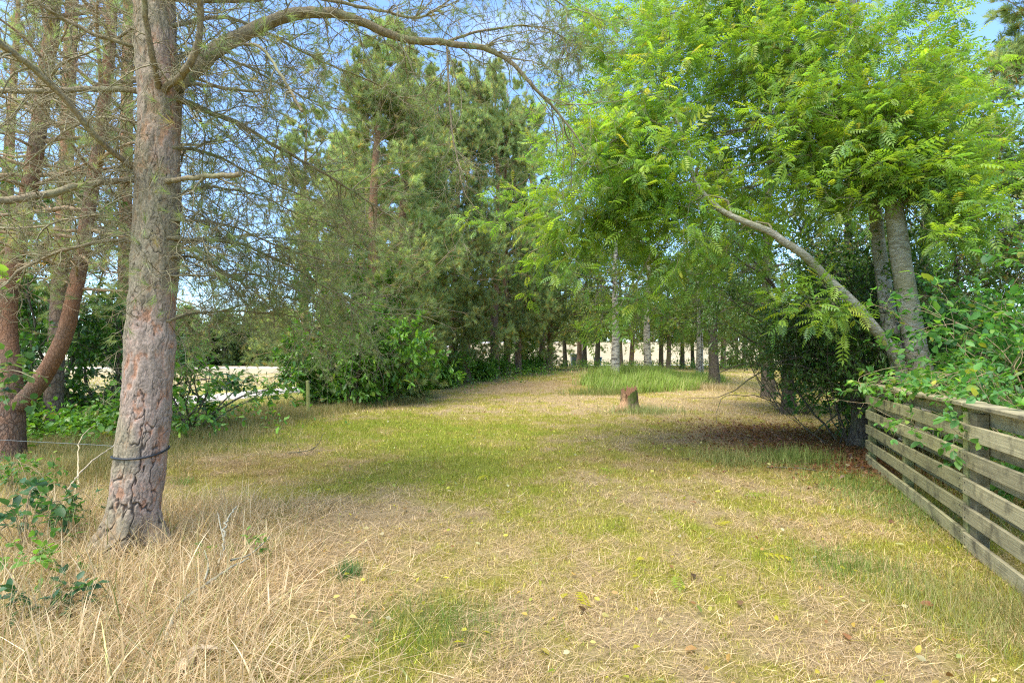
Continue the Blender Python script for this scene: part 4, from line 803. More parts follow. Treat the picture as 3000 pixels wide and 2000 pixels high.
# ---------------------------------------------------------------- plank fence
def woodmat():
    m, n, o = mat('weathered_plank'); b = nd(n, 'ShaderNodeBsdfPrincipled', Roughness=.8); b.inputs['Specular IOR Level'].default_value = .2
    at = nd(n, 'ShaderNodeAttribute', attribute_name='Col'); tc_ = n.nodes.new('ShaderNodeTexCoord')
    mp_ = nd(n, 'ShaderNodeMapping'); mp_.inputs['Scale'].default_value = (1.2, 1.2, 40); n.links.new(tc_.outputs['Object'], mp_.inputs['Vector'])
    g = nd(n, 'ShaderNodeTexNoise', Scale=2.2, Detail=6.0, Roughness=.7, Distortion=.6); n.links.new(mp_.outputs[0], g.inputs['Vector'])
    s1 = nd(n, 'ShaderNodeTexNoise', Scale=5.5, Detail=5.0, Roughness=.6); n.links.new(tc_.outputs['Object'], s1.inputs['Vector'])
    r1 = n.nodes.new('ShaderNodeValToRGB'); r1.color_ramp.elements[0].position = .5; r1.color_ramp.elements[1].position = .7; n.links.new(s1.outputs['Fac'], r1.inputs[0])
    mr = nd(n, 'ShaderNodeMapRange'); mr.inputs['From Min'].default_value = .3; mr.inputs['From Max'].default_value = .7; mr.inputs['To Min'].default_value = .62; mr.inputs['To Max'].default_value = 1.3; n.links.new(g.outputs['Fac'], mr.inputs['Value'])
    hs = nd(n, 'ShaderNodeHueSaturation'); n.links.new(mr.outputs[0], hs.inputs['Value']); n.links.new(at.outputs['Color'], hs.inputs['Color'])
    mx_ = nd(n, 'ShaderNodeMix', data_type='RGBA'); mx_.inputs['B'].default_value = (.075, .065, .045, 1)
    mu = nd(n, 'ShaderNodeMath', operation='MULTIPLY'); mu.inputs[1].default_value = .8; n.links.new(r1.outputs[0], mu.inputs[0]); n.links.new(mu.outputs[0], mx_.inputs['Factor']); n.links.new(hs.outputs[0], mx_.inputs['A'])
    n.links.new(mx_.outputs['Result'], b.inputs['Base Color'])
    bp = nd(n, 'ShaderNodeBump', Strength=.45, Distance=.008); n.links.new(g.outputs['Fac'], bp.inputs['Height']); n.links.new(bp.outputs[0], b.inputs['Normal']); n.links.new(b.outputs[0], o.inputs['Surface']); return m
M_PLANK = woodmat()
def box(mb, c, ax, ay, az, l, w_, h, col, bev=.004, warp=0.0, nseg=1):
    """bevelled board: centre c, axes, full sizes"""
    c = np.asarray(c, float); e = bev; hy = w_ / 2; hz = h / 2
    prof = np.array([(-hy + e, -hz), (hy - e, -hz), (hy, -hz + e), (hy, hz - e), (hy - e, hz), (-hy + e, hz), (-hy, hz - e), (-hy, -hz + e)]); k = 8
    xs = np.concatenate([[-l / 2], np.linspace(-l / 2 + e, l / 2 - e, nseg + 1), [l / 2]]); V = []
    for i, x in enumerate(xs):
        sc_ = 1 - (2 * e / max(w_, h) if i in (0, len(xs) - 1) else 0); off = warp * math.sin(2.2 * x + c[0] * 7 + c[2] * 9)
        V.append(c + ax * x + prof[:, :1] * sc_ * ay + (prof[:, 1:] * sc_ + off) * az)
    V = np.concatenate(V); n = len(xs); F = [[i * k + j, i * k + (j + 1) % k, (i + 1) * k + (j + 1) % k, (i + 1) * k + j] for i in range(n - 1) for j in range(k)]
    mb.add(V, F, col); b0 = mb.n - len(V)
    for o_, rev in ((0, 1), ((n - 1) * k, 0)):
        q = [[o_ + 0, o_ + 1, o_ + 2, o_ + 3], [o_ + 0, o_ + 3, o_ + 4, o_ + 7], [o_ + 7, o_ + 4, o_ + 5, o_ + 6]]
        mb.f[4].append(np.array([r[::-1] if rev else r for r in q]) + b0); mb.mi[4].append(np.zeros(3, int))
def fence():
    A = np.array([5.2, 7.4]); u = np.array([-.4545, -1.0]); u /= np.linalg.norm(u); AX = np.array([u[0], u[1], 0]); AY = np.array([u[1], -u[0], 0]); AZ = np.array([0, 0, 1.])
    if AY[0] > 0: AY = -AY      # towards the clearing
    base = on(A[0], A[1]); t = thing('plank_fence', base, 'weathered hit and miss plank fence along the right of the clearing', 'fence')
    SEC = 3.63; GRY = np.array([.39, .335, .19]); GRN = np.array([.36, .335, .15])
    def pt(s, off, z): return np.array([A[0] + u[0] * s, A[1] + u[1] * s, z]) + AY * off
    for s, sh in [(.03, 1.09), (SEC / 2, 1.0), (SEC - .05, 1.085), (SEC * 1.5, 1.0), (SEC * 2 - .02, 1.085)]:
        mb = MB(); z0 = float(gz(*pt(s, 0, 0)[:2])) - .1; p = pt(s, 0, (z0 + sh) / 2); box(mb, p, AZ, AX, AY, sh - z0, .09, .09, GRN * np.array([.95, 1, .85]), .006)
        mb.build('post', M_PLANK, t, smooth=False, org=base)
        if s == SEC - .05:
            mb = MB(); box(mb, pt(s + .14, -.005, (z0 + sh) / 2), AZ, AX, AY, sh - z0, .12, .085, GRY * .62, .006); mb.build('post', M_PLANK, t, smooth=False, org=base)
    for k in range(2):
        f = MB(); bk_ = MB(); s0 = k * SEC + (.004 if k else 0); L = SEC - .012; drop = .012 if k else 0
        for i in range(5):
            col = (GRY if k else (GRY * .5 + GRN * .5)) * np.exp(rng.normal(0, .1)); box(f, pt(s0 + L / 2, .061, .944 - .216 * i - drop + rng.normal(0, .003)), AX, AY, AZ, L, .03, .122, col, .004, .004, 10)
            box(bk_, pt(s0 + L / 2, -.066, 1.055 - .216 * i - drop + rng.normal(0, .003)), AX, AY, AZ, L, .03, .122, col * .9, .004, .004, 10)
            for sn in (.045, L / 2 - (.0 if k == 0 else .02), L - .045):
                for dz in (-.03, .03): tubes(f, np.array([pt(s0 + sn, .0755, .944 - .216 * i - drop + dz), pt(s0 + sn, .0785, .944 - .216 * i - drop + dz), pt(s0 + sn, .0787, .944 - .216 * i - drop + dz)]), np.array([.0055, .0055, .0005]), 8, (.05, .045, .04))
        f.build('front_boards', M_PLANK, t, smooth=False, org=base); bk_.build('back_boards', M_PLANK, t, smooth=False, org=base)
        mb = MB(); box(mb, pt(s0 + L / 2, -.005, 1.148 - drop * .6), AX, AY, AZ, L, .165, .034, GRY * (1.05 if k == 0 else .85), .005, .003, 10); mb.build('cap_rail', M_PLANK, t, smooth=False, org=base)
fence()
# bramble trailing over the fence top
def bramble(name, label, base, paths, size, cols, r=.004, per=9, mats=None):
    t = thing(name, base, label, 'bramble'); bm = MB(); lm = MB()
    for q in paths:
        p = smooth_path(q, 22)[None]; tubes(bm, p[0], taper(r, r * .4, 22), 5); O, D, i_, t_ = kids(p, per, .15, 1, 1.1, .2)
        p2 = grow(O, D, rng.uniform(.04, .16, len(O)), 4, .2); tubes(bm, p2, np.outer(np.full(len(p2), r * .4), np.linspace(1, .6, 4)), 3)
        O, D, i_, t_ = kids(p2, 3, .3, 1, .8); O = np.concatenate([O, p2[:, -1]]); D = np.concatenate([D, nrm(p2[:, -1] - p2[:, -2])]); put_leaves(lm, O, D, T_OV3, size, cols, None, tilt=.45, droop=-.2)
    bm.build('stems', B_STRAWTWIG, t, org=base); lm.build('leaves', M_LEAF, t, org=base); return t
BRC = [(.11, .25, .04), (.16, .31, .05), (.08, .19, .04), (.25, .33, .05)]
pth = []
for i in range(11):
    x0 = rng.uniform(2080, 2330); Y0_ = 6.6 - (x0 - 2060) / 290 * 2.4; a = P(x0 + 40, 905, Y0_ + .35); a[2] = 1.0; b = P(x0, 0, Y0_); b[2] = 1.3 + rng.uniform(0, .12); c = P(x0 - rng.uniform(40, 120), 0, Y0_ - .05); c[2] = 1.22 + rng.uniform(0, .12); d = P(x0 - rng.uniform(90, 190), 0, Y0_ - .2); d[2] = c[2] - rng.uniform(.0, .16); pth.append([a, b, c, d])
bramble('bramble', 'leafy bramble tumbling over the cap rail of the plank fence', on(5.4, 6.2), pth, .055, BRC)
pth = []
for (q) in [[(2150, 880, 5.9), (2110, 895, 6.0), (2075, 930, 6.05), (2070, 990, 6.1)], [(2140, 890, 5.8), (2090, 905, 5.9), (2040, 940, 6.1), (2035, 975, 6.2)], [(2200, 900, 5.3), (2180, 920, 5.2), (2160, 960, 5.2)], [(2240, 905, 5.0), (2205, 925, 4.95), (2190, 975, 4.95)], [(2090, 900, 6.2), (2000, 925, 6.5), (1905, 915, 6.8)]]: pth.append([P(*p) for p in q])
bramble('bramble', 'bare straw coloured bramble runners hooked over the fence boards', on(5.2, 6.0), pth, .05, BRC, .0045, 4)
# brambles in the left foreground
for (px_, py_, Y_, n_, hh, lab, cols, sz) in [(50, 1210, 4.0, 11, .5, 'bramble with bluish green leaves left of the big pine', [(.06, .15, .06), (.09, .2, .07), (.05, .12, .05)], .085), (10, 1290, 3.3, 8, .32, 'low light green bramble at the left edge of the picture', [(.14, .28, .05), (.18, .33, .06)], .07),
                                     (165, 1230, 4.2, 9, .35, 'small bramble close against the left of the big pine', [(.12, .25, .05), (.07, .16, .05)], .065), (110, 1370, 2.9, 6, .2, 'dark leaved bramble low in the dry grass', [(.06, .14, .06)], .075), (20, 1110, 5.4, 12, .5, 'bramble at the foot of the twin stemmed reddish pine', [(.07, .17, .04), (.12, .24, .05)], .07), (560, 1290, 3.9, 3, .14, 'tiny light green bramble sprig in the dry grass', [(.16, .3, .05)], .06)]:
    g0 = P(px_, 1200, Y_); bs = on(g0[0], Y_); pth = []
    for i in range(n_):
        a = bs + np.array([rng.normal(0, .02), rng.normal(0, .02), 0]); az = rng.uniform(0, 6.3); d = np.array([math.cos(az), math.sin(az), 0]) * rng.uniform(.25, .9) * hh * 1.4
        pth.append([a, a + d * .4 + [0, 0, hh * rng.uniform(.5, 1)], a + d + [0, 0, hh * rng.uniform(.5, 1.0)], a + d * 1.5 + [0, 0, hh * rng.uniform(.1, .6)]])
    bramble('bramble', lab, bs, pth, sz * .72, cols, .003, 6)

# ---------------------------------------------------------------- birches and the trees closing the clearing
def birchbark():
    m, n, o = mat('birch_bark'); b = nd(n, 'ShaderNodeBsdfPrincipled', Roughness=.7); tc_ = n.nodes.new('ShaderNodeTexCoord'); mp_ = nd(n, 'ShaderNodeMapping'); mp_.inputs['Scale'].default_value = (2.2, 2.2, 9)
    n.links.new(tc_.outputs['Object'], mp_.inputs['Vector']); nz = nd(n, 'ShaderNodeTexNoise', Scale=1.6, Detail=6.0, Roughness=.65); n.links.new(mp_.outputs[0], nz.inputs['Vector'])
    sx = n.nodes.new('ShaderNodeSeparateXYZ'); n.links.new(tc_.outputs['Object'], sx.inputs[0]); mr = nd(n, 'ShaderNodeMapRange'); mr.inputs['From Min'].default_value = -.2; mr.inputs['From Max'].default_value = 1.2; mr.inputs['To Min'].default_value = .16; mr.inputs['To Max'].default_value = 0
    n.links.new(sx.outputs['Z'], mr.inputs['Value']); ad = nd(n, 'ShaderNodeMath', operation='ADD'); n.links.new(nz.outputs['Fac'], ad.inputs[0]); n.links.new(mr.outputs[0], ad.inputs[1])
    r = n.nodes.new('ShaderNodeValToRGB'); r.color_ramp.elements[0].position = .47; r.color_ramp.elements[0].color = (.50, .45, .36, 1); r.color_ramp.elements[1].position = .62; r.color_ramp.elements[1].color = (.06, .05, .04, 1)
    n.links.new(ad.outputs[0], r.inputs[0]); n.links.new(r.outputs[0], b.inputs['Base Color']); bp = nd(n, 'ShaderNodeBump', Strength=.4, Distance=.02); n.links.new(nz.outputs['Fac'], bp.inputs['Height']); n.links.new(bp.outputs[0], b.inputs['Normal'])
    n.links.new(b.outputs[0], o.inputs['Surface']); return m
B_BIRCH = birchbark()
def broad(name, label, base, H, r0, cs, Rr, n1, n2, n3, nl, tm, size, cols, wts, bk, group=None, grav=-.06, lean=.2, l2=.34, l3=.45, prof=.45, elev=(-.1, .9)):
    t = thing(name, base, label, 'tree', group); tb = MB(); bm = MB(); lm = MB(); z = np.linspace(-.2, H, 26); zc = np.maximum(z, 0)
    tr = np.stack([lean * (zc / H) ** 1.4 + .06 * np.sin(zc * .8), .07 * np.sin(zc * .6), z], 1); tubes(tb, tr, r0 * np.clip(1 - zc / H, .03, 1) ** .8 * (1 + .35 * np.exp(-zc / .25)), 14)
    q = np.sort(rng.uniform(0, 1, n1)); h = cs + (H * .97 - cs) * q; O = np.stack([np.interp(h, z, tr[:, i]) for i in range(3)], 1); az = np.arange(n1) * 2.39996 + rng.normal(0, .5, n1); el = elev[0] + (elev[1] - elev[0]) * q + rng.normal(0, .15, n1)
    D = np.stack([np.cos(az) * np.cos(el), np.sin(az) * np.cos(el), np.sin(el)], 1); L = Rr * np.clip(1.04 - q, .08, 1) ** prof * rng.uniform(.55, 1.1, n1) + .25
    p1 = grow(O, D, L, 12, .14, grav * .5); tubes(bm, p1, np.outer(.010 * L + .006, np.linspace(1, .2, 12)), 6)
    leafy(bm, lm, p1, n2, l2 * Rr, n3, l3, nl, tm, size, cols, wts, a=.2, r2=.008, grav=grav, leaf_kw=dict(tilt=.6, droop=-.35, hamp=.7, hs=.6))
    tb.build('trunk', bk, t); bm.build('branches', B_DARK, t); lm.build('leaves', M_LEAF, t); return t
BIC = [(.11, .19, .035), (.15, .23, .04), (.20, .25, .045), (.30, .28, .05), (.36, .18, .05)]; BIW = [4, 4, 3, 1, .3]
GB = 'birches on the grassy mound'
bi = broad('birch_tree', 'foremost birch with a stout white trunk at the left of the mound', on(*G(1411, 893)[:2], .1), 9.5, .23, 3.0, 3.0, 40, 8, 6, 5, T_DIA, .085, BIC, BIW, B_BIRCH, GB, -.12)
bi.location = [float(v) for v in on(P(1411, 0, 25.5)[0], 25.5, .05)]
for x, Y_, rz, sc, lab in [(1490, 29, 2.0, 1.0, 'birch with a black and white trunk in the middle of the mound'), (1604, 28.5, 4.0, (.62, .62, .9), 'left one of two slim birches at the right end of the mound'), (1612, 28.7, 1.0, (.5, .5, .85), 'right one of two slim birches at the right end of the mound')]:
    dup(bi, on(P(x, 0, Y_)[0], Y_, .05), rz, sc, lab, GB)
GT = 'trees closing off the far end of the clearing'
MXC = [(.10, .17, .035), (.14, .20, .045), (.08, .15, .04), (.20, .22, .05), (.30, .20, .05)]
bt = broad('slender_tree', 'slender tree with a brown trunk just left of the foremost birch', on(P(1371, 0, 40)[0], 40, .05), 9.5, .22, 2.0, 3.0, 40, 8, 6, 5, T_DIA, .12, MXC, [4, 3, 3, 1.5, .3], B_DARK, GT, -.05)
for x, Y_, rz, sc, lab in [(1343, 41, 1, .95, 'slender tree in front of the grey bins'), (1299, 42, 2, .9, 'slender tree left of the grey bins'), (1426, 36, 3, .95, 'slender brown trunk right behind the foremost birch'), (1518, 38, 4, .85, 'grey slender trunk right of the black and white birch'), (1534, 37, 5, .8, 'reddish slender trunk beside the grey one past the mound'),
                         (1567, 39, .5, .85, 'slender tree half way between the middle and slim birches'), (1592, 41, 1.5, .75, 'thin tree just left of the two slim birches'), (1637, 35, 2.5, .95, 'brown trunk just right of the two slim birches'), (1709, 43, 3.5, .7, 'thin young tree standing before the pale field'), (1747, 40, 4.5, .9, 'slender tree at the right end of the far tree line'), (1690, 46, 5.5, .8, 'small tree in front of the pale field on the right')]:
    dup(bt, on(P(x, 0, Y_)[0], Y_, .05), rz, sc, lab, GT)
dup(pA, on(P(1660, 0, 39)[0], 39, .05), 1.0, (.75, .75, .75), 'stocky dark pine with a wide trunk right of the slim birches', GT)
dup(pB, on(P(1330, 0, 47)[0], 47, .05), 4.0, 1.0, 'pine behind the slender trees at the grey bins', GT)
dup(pC, on(P(1450, 0, 46)[0], 46, .05), 5.0, 1.0, 'pine behind the foremost birch', GT)
# tall trees behind the ash and the shrubs
dup(bt, on(P(1765, 0, 20)[0], 20, .05), 1.0, (1.1, 1.1, 1.4), 'tall pale trunked tree rising behind the crown of the ash', 'tall trees behind the ash')
rt = broad('rowan_tree', 'tree with rusty tinged leaves at the right edge behind the thicket', on(12.6, 11.0, .05), 7.5, .16, 1.6, 2.8, 40, 9, 7, 6, T_OVALN, .085, [(.07, .14, .035), (.10, .18, .04), (.20, .15, .05), (.30, .14, .05)], [4, 4, 1.2, .8], B_DARK, None, -.03)
dup(rt, on(10.2, 12.5, .05), 2.0, 1.1, 'leafy tree between the ash stems and the rusty tinged tree', None)
dup(bt, on(9.5, 24, .05), 3.0, 1.1, 'green tree behind the dark shrubs on the right', 'tall trees behind the ash')
dup(bt, on(14.5, 22, .05), 4.0, 1.2, 'green tree far behind the ash on the right', 'tall trees behind the ash')
dup(bt, on(19.5, 30, .05), 5.0, 1.2, 'green tree in the gap between the shrubs and the ash', 'tall trees behind the ash')
dup(pA, on(16.5, 15.5, .05), 3.0, 1.0, 'grey green pine at the right edge behind the rusty tinged tree', None)

# far-off trees beyond the fields
fb = broad('field_tree', 'round green tree on the far side of the fields', on(-60, 138, .3), 14, .35, 1.5, 5.5, 34, 8, 6, 5, T_DIA, .5, [(.10, .16, .05), (.14, .20, .06), (.08, .13, .05)], None, B_DARK, 'trees beyond the fields', -.02, l2=.36, l3=1.1)
k = 0
for i in range(54):
    f = (i + .5) / 54; x = -150 + 330 * f + rng.normal(0, 3); y = (138 if x < -10 else 142) + rng.uniform(-5, 16) + max(0, x) * .05; sc = rng.uniform(.7, 1.25)
    dup(fb, on(x, y, .3), rng.uniform(0, 6.3), (sc * 1.15, sc * 1.15, sc * rng.uniform(.85, 1.1)))
for i in range(34):
    x = -125 + 140 * (i + .5) / 34 + rng.normal(0, 1.5); sc = rng.uniform(.95, 1.35); dup(fb, on(x, 158 + rng.uniform(-4, 8), .3), rng.uniform(0, 6.3), (sc, sc, sc * rng.uniform(.95, 1.15)))
fc = dup(pA, on(-44, 150, .3), 1.0, 1.25, 'tall pine among the round trees beyond the fields', 'pines beyond the fields')
for x in (-95, -74, -58, -30, -14, 18, 40, 66, 92): dup(fc, on(x, 146 + rng.uniform(-4, 8), .3), rng.uniform(0, 6), rng.uniform(1.0, 1.35))

# ---------------------------------------------------------------- post, stump, bins, boulder
def marker_post():
    b = on(*G(709, 952)[:2], .0); t = thing('marker_post', b, 'short round mossy wooden post standing in the rough grass', 'post'); mb = MB()
    z = np.array([-.1, .0, .3, .6, .93, .945, .95]); r = np.array([.052, .052, .051, .05, .05, .047, .001]); lean = np.stack([-.03 * z, 0 * z, z], 1); tubes(mb, lean, r, 16, (.2, .2, .07)); mb.build('post', simple('mossy_post', (.34, .33, .10), .85, 0, 14, .4, 0, (1, 1, .3), (.2, .22, .06)), t)
    mb = MB(); box(mb, np.array([.035, -.02, .9]), np.array([1., 0, 0]), np.array([0, 1., 0]), np.array([0, 0, 1.]), .07, .03, .035, (.02, .02, .02), .006); mb.build('wire_insulator', simple('black_plastic', (.02, .02, .02), .4), t)
marker_post()
def stump():
    b = on(*G(1440, 944)[:2], .0); t = thing('tree_stump', b, 'broken rotten stump, orange wood on its left and moss on its right', 'stump'); mb = MB(); na = 72; nz_ = 44
    a = np.linspace(0, 2 * np.pi, na, endpoint=False); f = np.cos(a - np.radians(192))       # broken side faces left and towards us
    top = .66 - .16 * ss(-.2, .7, f) + .40 * (fbm(np.cos(a) * 3, np.sin(a) * 3, 3, 3) - .5) + .14 * (vn(a * 9, a * 0, 4) - .5)
    t_ = np.linspace(0, 1, nz_); Z = -.05 + (top[None] + .05) * t_[:, None]; A = a[None] + 0 * Z; bite = ss(.15, .8, f)[None] * (ss(.10, .35, Z) * .10 + .05)
    gr = fbm(A * 9 + 2 * fbm(A * 3, Z * 4, 5, 2), Z * 2.5, 7, 3) - .5; r = .235 * (1 + .45 * np.exp(-np.maximum(Z, 0) / .1)) * (1 - .08 * t_[:, None]) - bite + .11 * gr * (.4 + ss(0, .6, f)[None]) - .02
    V = np.stack([r * np.cos(A) + .04 * t_[:, None] * 0, r * np.sin(A), Z], -1); org_ = np.array([.30, .185, .10]); bk_ = np.array([.15, .11, .07]); ms_ = np.array([.10, .125, .03]); m1 = ss(.22, .42, f[None] + .3 * gr)[..., None]; m2 = ss(.52, .72, fbm(A * 1.5, Z * 4, 9, 3) + .18 * t_[:, None])[..., None]
    C = (bk_ * (1 - m2) + ms_ * m2) * (1 - m1) + org_ * (.25 + 1.5 * (gr[..., None] + .5)) * m1; i = np.arange(nz_ - 1)[:, None] * na; j = np.arange(na)[None]; j2 = (j + 1) % na
    mb.add(V, np.stack([i + j, i + j2, i + na + j2, i + na + j], -1).reshape(-1, 4), C.reshape(-1, 3))
    # rough top
    e = V[-1]; c = np.array([.02, .02, .40]); rr_ = [e, e * .72 + c * .28 + np.stack([0 * a, 0 * a, .05 * (vn(a * 5, a * 0) - .6)], 1), e * .35 + c * .65 + np.stack([0 * a, 0 * a, .08 * (vn(a * 4, a * 0 + 4) - .5)], 1), np.tile(c, (na, 1))]
    W_ = np.concatenate(rr_); i = np.arange(3)[:, None] * na; mb.add(W_, np.stack([i + j, i + j2, i + na + j2, i + na + j], -1).reshape(-1, 4), np.array([.16, .085, .045])); mb.build('trunk_base', M_WOODATTR, t)
    ch = MB(); n = 170; O = np.stack([rng.normal(-.22, .16, n), rng.normal(-.3, .14, n), 0 * np.arange(n) + .0], 1); t.scale = (1.5, 1.4, 1.0); O[:, 2] = gz(O[:, 0] + b[0], O[:, 1] + b[1]) - b[2] + rng.uniform(.01, .07, n) * np.exp(-((O[:, 0] + .15) ** 2 + (O[:, 1] + .22) ** 2) / .06)
    place(ch, *t_diamond(.3, .05), O, nrm(rng.normal(0, 1, (n, 3)) * [1, 1, .25]), nrm(np.array([0, 0, 1.]) + rng.normal(0, .4, (n, 3))), rng.uniform(.05, .14, n), pal(n, [(.42, .2, .1), (.3, .14, .08), (.5, .28, .15)], None, .2)); o = ch.build('wood_chips', M_WOODATTR); o.location = [float(v) for v in b]; tag(o, 'orange rotten wood chips spilled at the foot of the stump', 'wood chips', kind='stuff')
stump()
def bin_(label, base, col, w_=.6, h=1.06, rz=0, group=None):
    t = thing('wheelie_bin', base, label, 'bin', group); t.rotation_euler.z = rz; mt = simple('bin_plastic', col, .45, .12, 8); mb = MB(); X_, Y_, Z_ = np.eye(3)
    def ring(z, sx, sy, e=.05): return np.array([(-sx + e, -sy, z), (sx - e, -sy, z), (sx, -sy + e, z), (sx, sy - e, z), (sx - e, sy, z), (-sx + e, sy, z), (-sx, sy - e, z), (-sx, -sy + e, z)])
    hw = w_ / 2; rs = [ring(.03, hw * .72, .24), ring(.3, hw * .78, .27), ring(h * .86, hw * .95, .34), ring(h * .87, hw * 1.03, .37), ring(h * .93, hw * 1.03, .37)]; V = np.concatenate(rs); mb.add(V, [[i * 8 + j, i * 8 + (j + 1) % 8, i * 8 + 8 + (j + 1) % 8, i * 8 + 8 + j] for i in range(4) for j in range(8)], col); mb.build('body', mt, t, smooth=False)
    mb = MB(); rs = [ring(h * .932, hw * 1.06, .40), ring(h * .965, hw * 1.04, .39), ring(h, hw * .8, .28, .08)]; V = np.concatenate(rs); mb.add(V, [[i * 8 + j, i * 8 + (j + 1) % 8, i * 8 + 8 + (j + 1) % 8, i * 8 + 8 + j] for i in range(2) for j in range(8)] + [[16, 17, 18, 19], [16, 19, 20, 23], [23, 20, 21, 22]], col); mb.build('lid', mt, t, smooth=False)
    for s_ in (-1, 1):
        mb = MB(); tubes(mb, np.array([[s_ * hw * .7, .27, .1], [s_ * (hw * .7 + .02), .27, .1], [s_ * (hw * .7 + .05), .27, .1], [s_ * (hw * .7 + .055), .27, .1]]), np.array([.02, .1, .1, .02]), 18); mb.build('wheel', simple('black_tyre', (.02, .02, .02), .7), t)
    mb = MB(); tubes(mb, np.array([[-hw * .8, .43, h * .92], [0, .44, h * .92], [hw * .8, .43, h * .92]]), np.full(3, .018), 8); mb.build('handle', mt, t)
xb = lambda x, Y_: on(P(x, 0, Y_)[0], Y_)
bin_('dark grey wheelie bin standing left of its twin by the gravel track', xb(1318, 49.5), (.10, .12, .15), .62, 1.15, .1); bin_('dark grey wheelie bin standing right of its twin by the gravel track', xb(1336, 49.8), (.11, .12, .15), .62, 1.15, -.1); bin_('blue wheelie bin half hidden behind a slender trunk', xb(1373, 49.5), (.03, .16, .34), .66, .85, .2)
def boulder():
    b = on(-9.8, 31.5); bm_ = MB(); na = 28; nb = 14; a = np.linspace(0, 2 * np.pi, na, endpoint=False)[None]; p = np.linspace(0, np.pi, nb)[:, None]; X_ = np.sin(p) * np.cos(a); Y_ = np.sin(p) * np.sin(a); Z_ = np.cos(p) + 0 * a; r = 1 + .3 * (fbm(X_ * 1.5 + 5, Y_ * 1.5 + Z_ * 1.3, 3, 3) - .5)
    i = np.arange(nb - 1)[:, None] * na; j = np.arange(na)[None]; j2 = (j + 1) % na; bm_.add(np.stack([X_ * r * .5, Y_ * r * .4, Z_ * r * .33 + .18], -1), np.stack([i + j, i + na + j, i + na + j2, i + j2], -1).reshape(-1, 4)); o = bm_.build('boulder', simple('pale_stone', (.5, .48, .45), .9, .4, 6, .5)); o.location = [float(v) for v in b]; tag(o, 'pale rounded boulder beside the gravel track behind the oak bush', 'boulder')
boulder()

# ---------------------------------------------------------------- things lying on the ground
def stick(name, label, cat, pts, r0, r1, mt, side=()):
    b = pts[0].copy(); t = None; mb = MB(); n = 26; p = smooth_path(pts, n); p[:, :2] += rng.normal(0, .006, (n, 2)); tubes(mb, p, taper(r0, r1, n) * (1 + .3 * (rng.uniform(0, 1, n) - .5)), 8, (.4, .36, .28), 0, cap=True)
    for q in side: s_ = smooth_path(q, 14); tubes(mb, s_, taper(r0 * .6, r1 * .6, 14), 6, (.4, .36, .28), 0, cap=True)
    o = mb.build(name, mt, org=b); o.location = [float(v) for v in b]; return tag(o, label, cat)
B_DEAD = bark('lichened_dead_branch', (.40, .36, .27), (.34, .38, .27), (.2, .17, .12), 60, .5, .5, dist=.006)
def gp(x, y, l=.02): return G(x, y, l)
stick('fallen_branch', 'pale lichened dead branch lying forked in the dry grass', 'branch', [gp(375, 1490, .03), gp(410, 1420, .07), gp(470, 1375, .09), gp(530, 1340, .11), gp(570, 1320, .12)], .013, .006, B_DEAD, [[gp(470, 1375, .12), gp(478, 1340, .12), gp(470, 1310, .15)], [gp(530, 1340, .16), gp(575, 1310, .12), gp(620, 1270, .13)]])
stick('fallen_branch', 'thin grey dead branch propped in the grass right of the big pine', 'branch', [gp(505, 1310, .05), gp(515, 1290, .16), gp(520, 1270, .25), gp(545, 1245, .3)], .010, .005, B_DEAD, [[gp(515, 1290, .16), gp(507, 1275, .22), gp(500, 1262, .3)]])
stick('fallen_branch', 'dark bare twig lying on the brown patch at the left of the lawn', 'branch', [gp(660, 1042, .02), gp(690, 1046, .06), gp(725, 1040, .1), gp(745, 1015, .18)], .008, .004, B_DARK, [[gp(690, 1046, .06), gp(680, 1030, .1)], [gp(725, 1040, .1), gp(700, 1055, .04)]])
stick('fallen_branch', 'dry reed like stalk leaning among the brambles at the left', 'branch', [gp(170, 1160, .02), gp(180, 1120, .2), gp(184, 1080, .42), gp(215, 1050, .5)], .010, .005, simple('straw_stalk', (.5, .40, .22), .8, .3))
stick('fallen_branch', 'cut bare stick leaning left of the black hose', 'branch', [gp(150, 1150, .1), gp(200, 1110, .22), gp(268, 1065, .3)], .011, .008, simple('peeled_stick', (.52, .42, .27), .8, .3))
stick('fallen_branch', 'thin brown stick on the leaf litter by the fence', 'branch', [gp(1760, 1075, .02), gp(1840, 1080, .03), gp(1900, 1088, .02)], .012, .006, B_DARK)
def splinter(label, pts, w_, mt):
    p = smooth_path([np.asarray(q) for q in pts], 14); mb = MB(); T = nrm(np.gradient(p, axis=0)); sd = nrm(np.cross(T, [0, 0, 1.0])); wv = w_ * np.sin(np.linspace(.25, 2.9, 14)) * (1 + .4 * (rng.uniform(0, 1, 14) - .5)); up = np.array([0, 0, .012]); V = np.stack([p - sd * wv[:, None], p + up, p + sd * wv[:, None], p - up * .6], 1); i = np.arange(13)[:, None] * 4; j = np.arange(4)[None]
    mb.add(V, np.stack([i + j, i + (j + 1) % 4, i + 4 + (j + 1) % 4, i + 4 + j], -1).reshape(-1, 4), (.55, .42, .26)); o = mb.build('wood_splinter', mt, org=p[0], smooth=False); o.location = [float(v) for v in p[0]]; tag(o, label, 'wood splinter')
PALE = simple('pale_wood', (.62, .47, .29), .75, .4, 25, .4, 0, (1, 1, 1))
splinter('pale torn wood splinter lying in the dry grass at the bottom left', [gp(425, 1548, .05), gp(450, 1527, .09), gp(500, 1520, .07)], .022, PALE)
splinter('broad pale wood splinter pointing down at the bottom left', [gp(400, 1566, .04), gp(425, 1550, .07), gp(450, 1532, .07)], .03, PALE)
splinter('short pale wood splinter right of the dead branch', [gp(530, 1470, .03), gp(550, 1445, .05), gp(582, 1415, .05)], .022, simple('brown_wood', (.42, .29, .17), .8, .45, 25, .4))

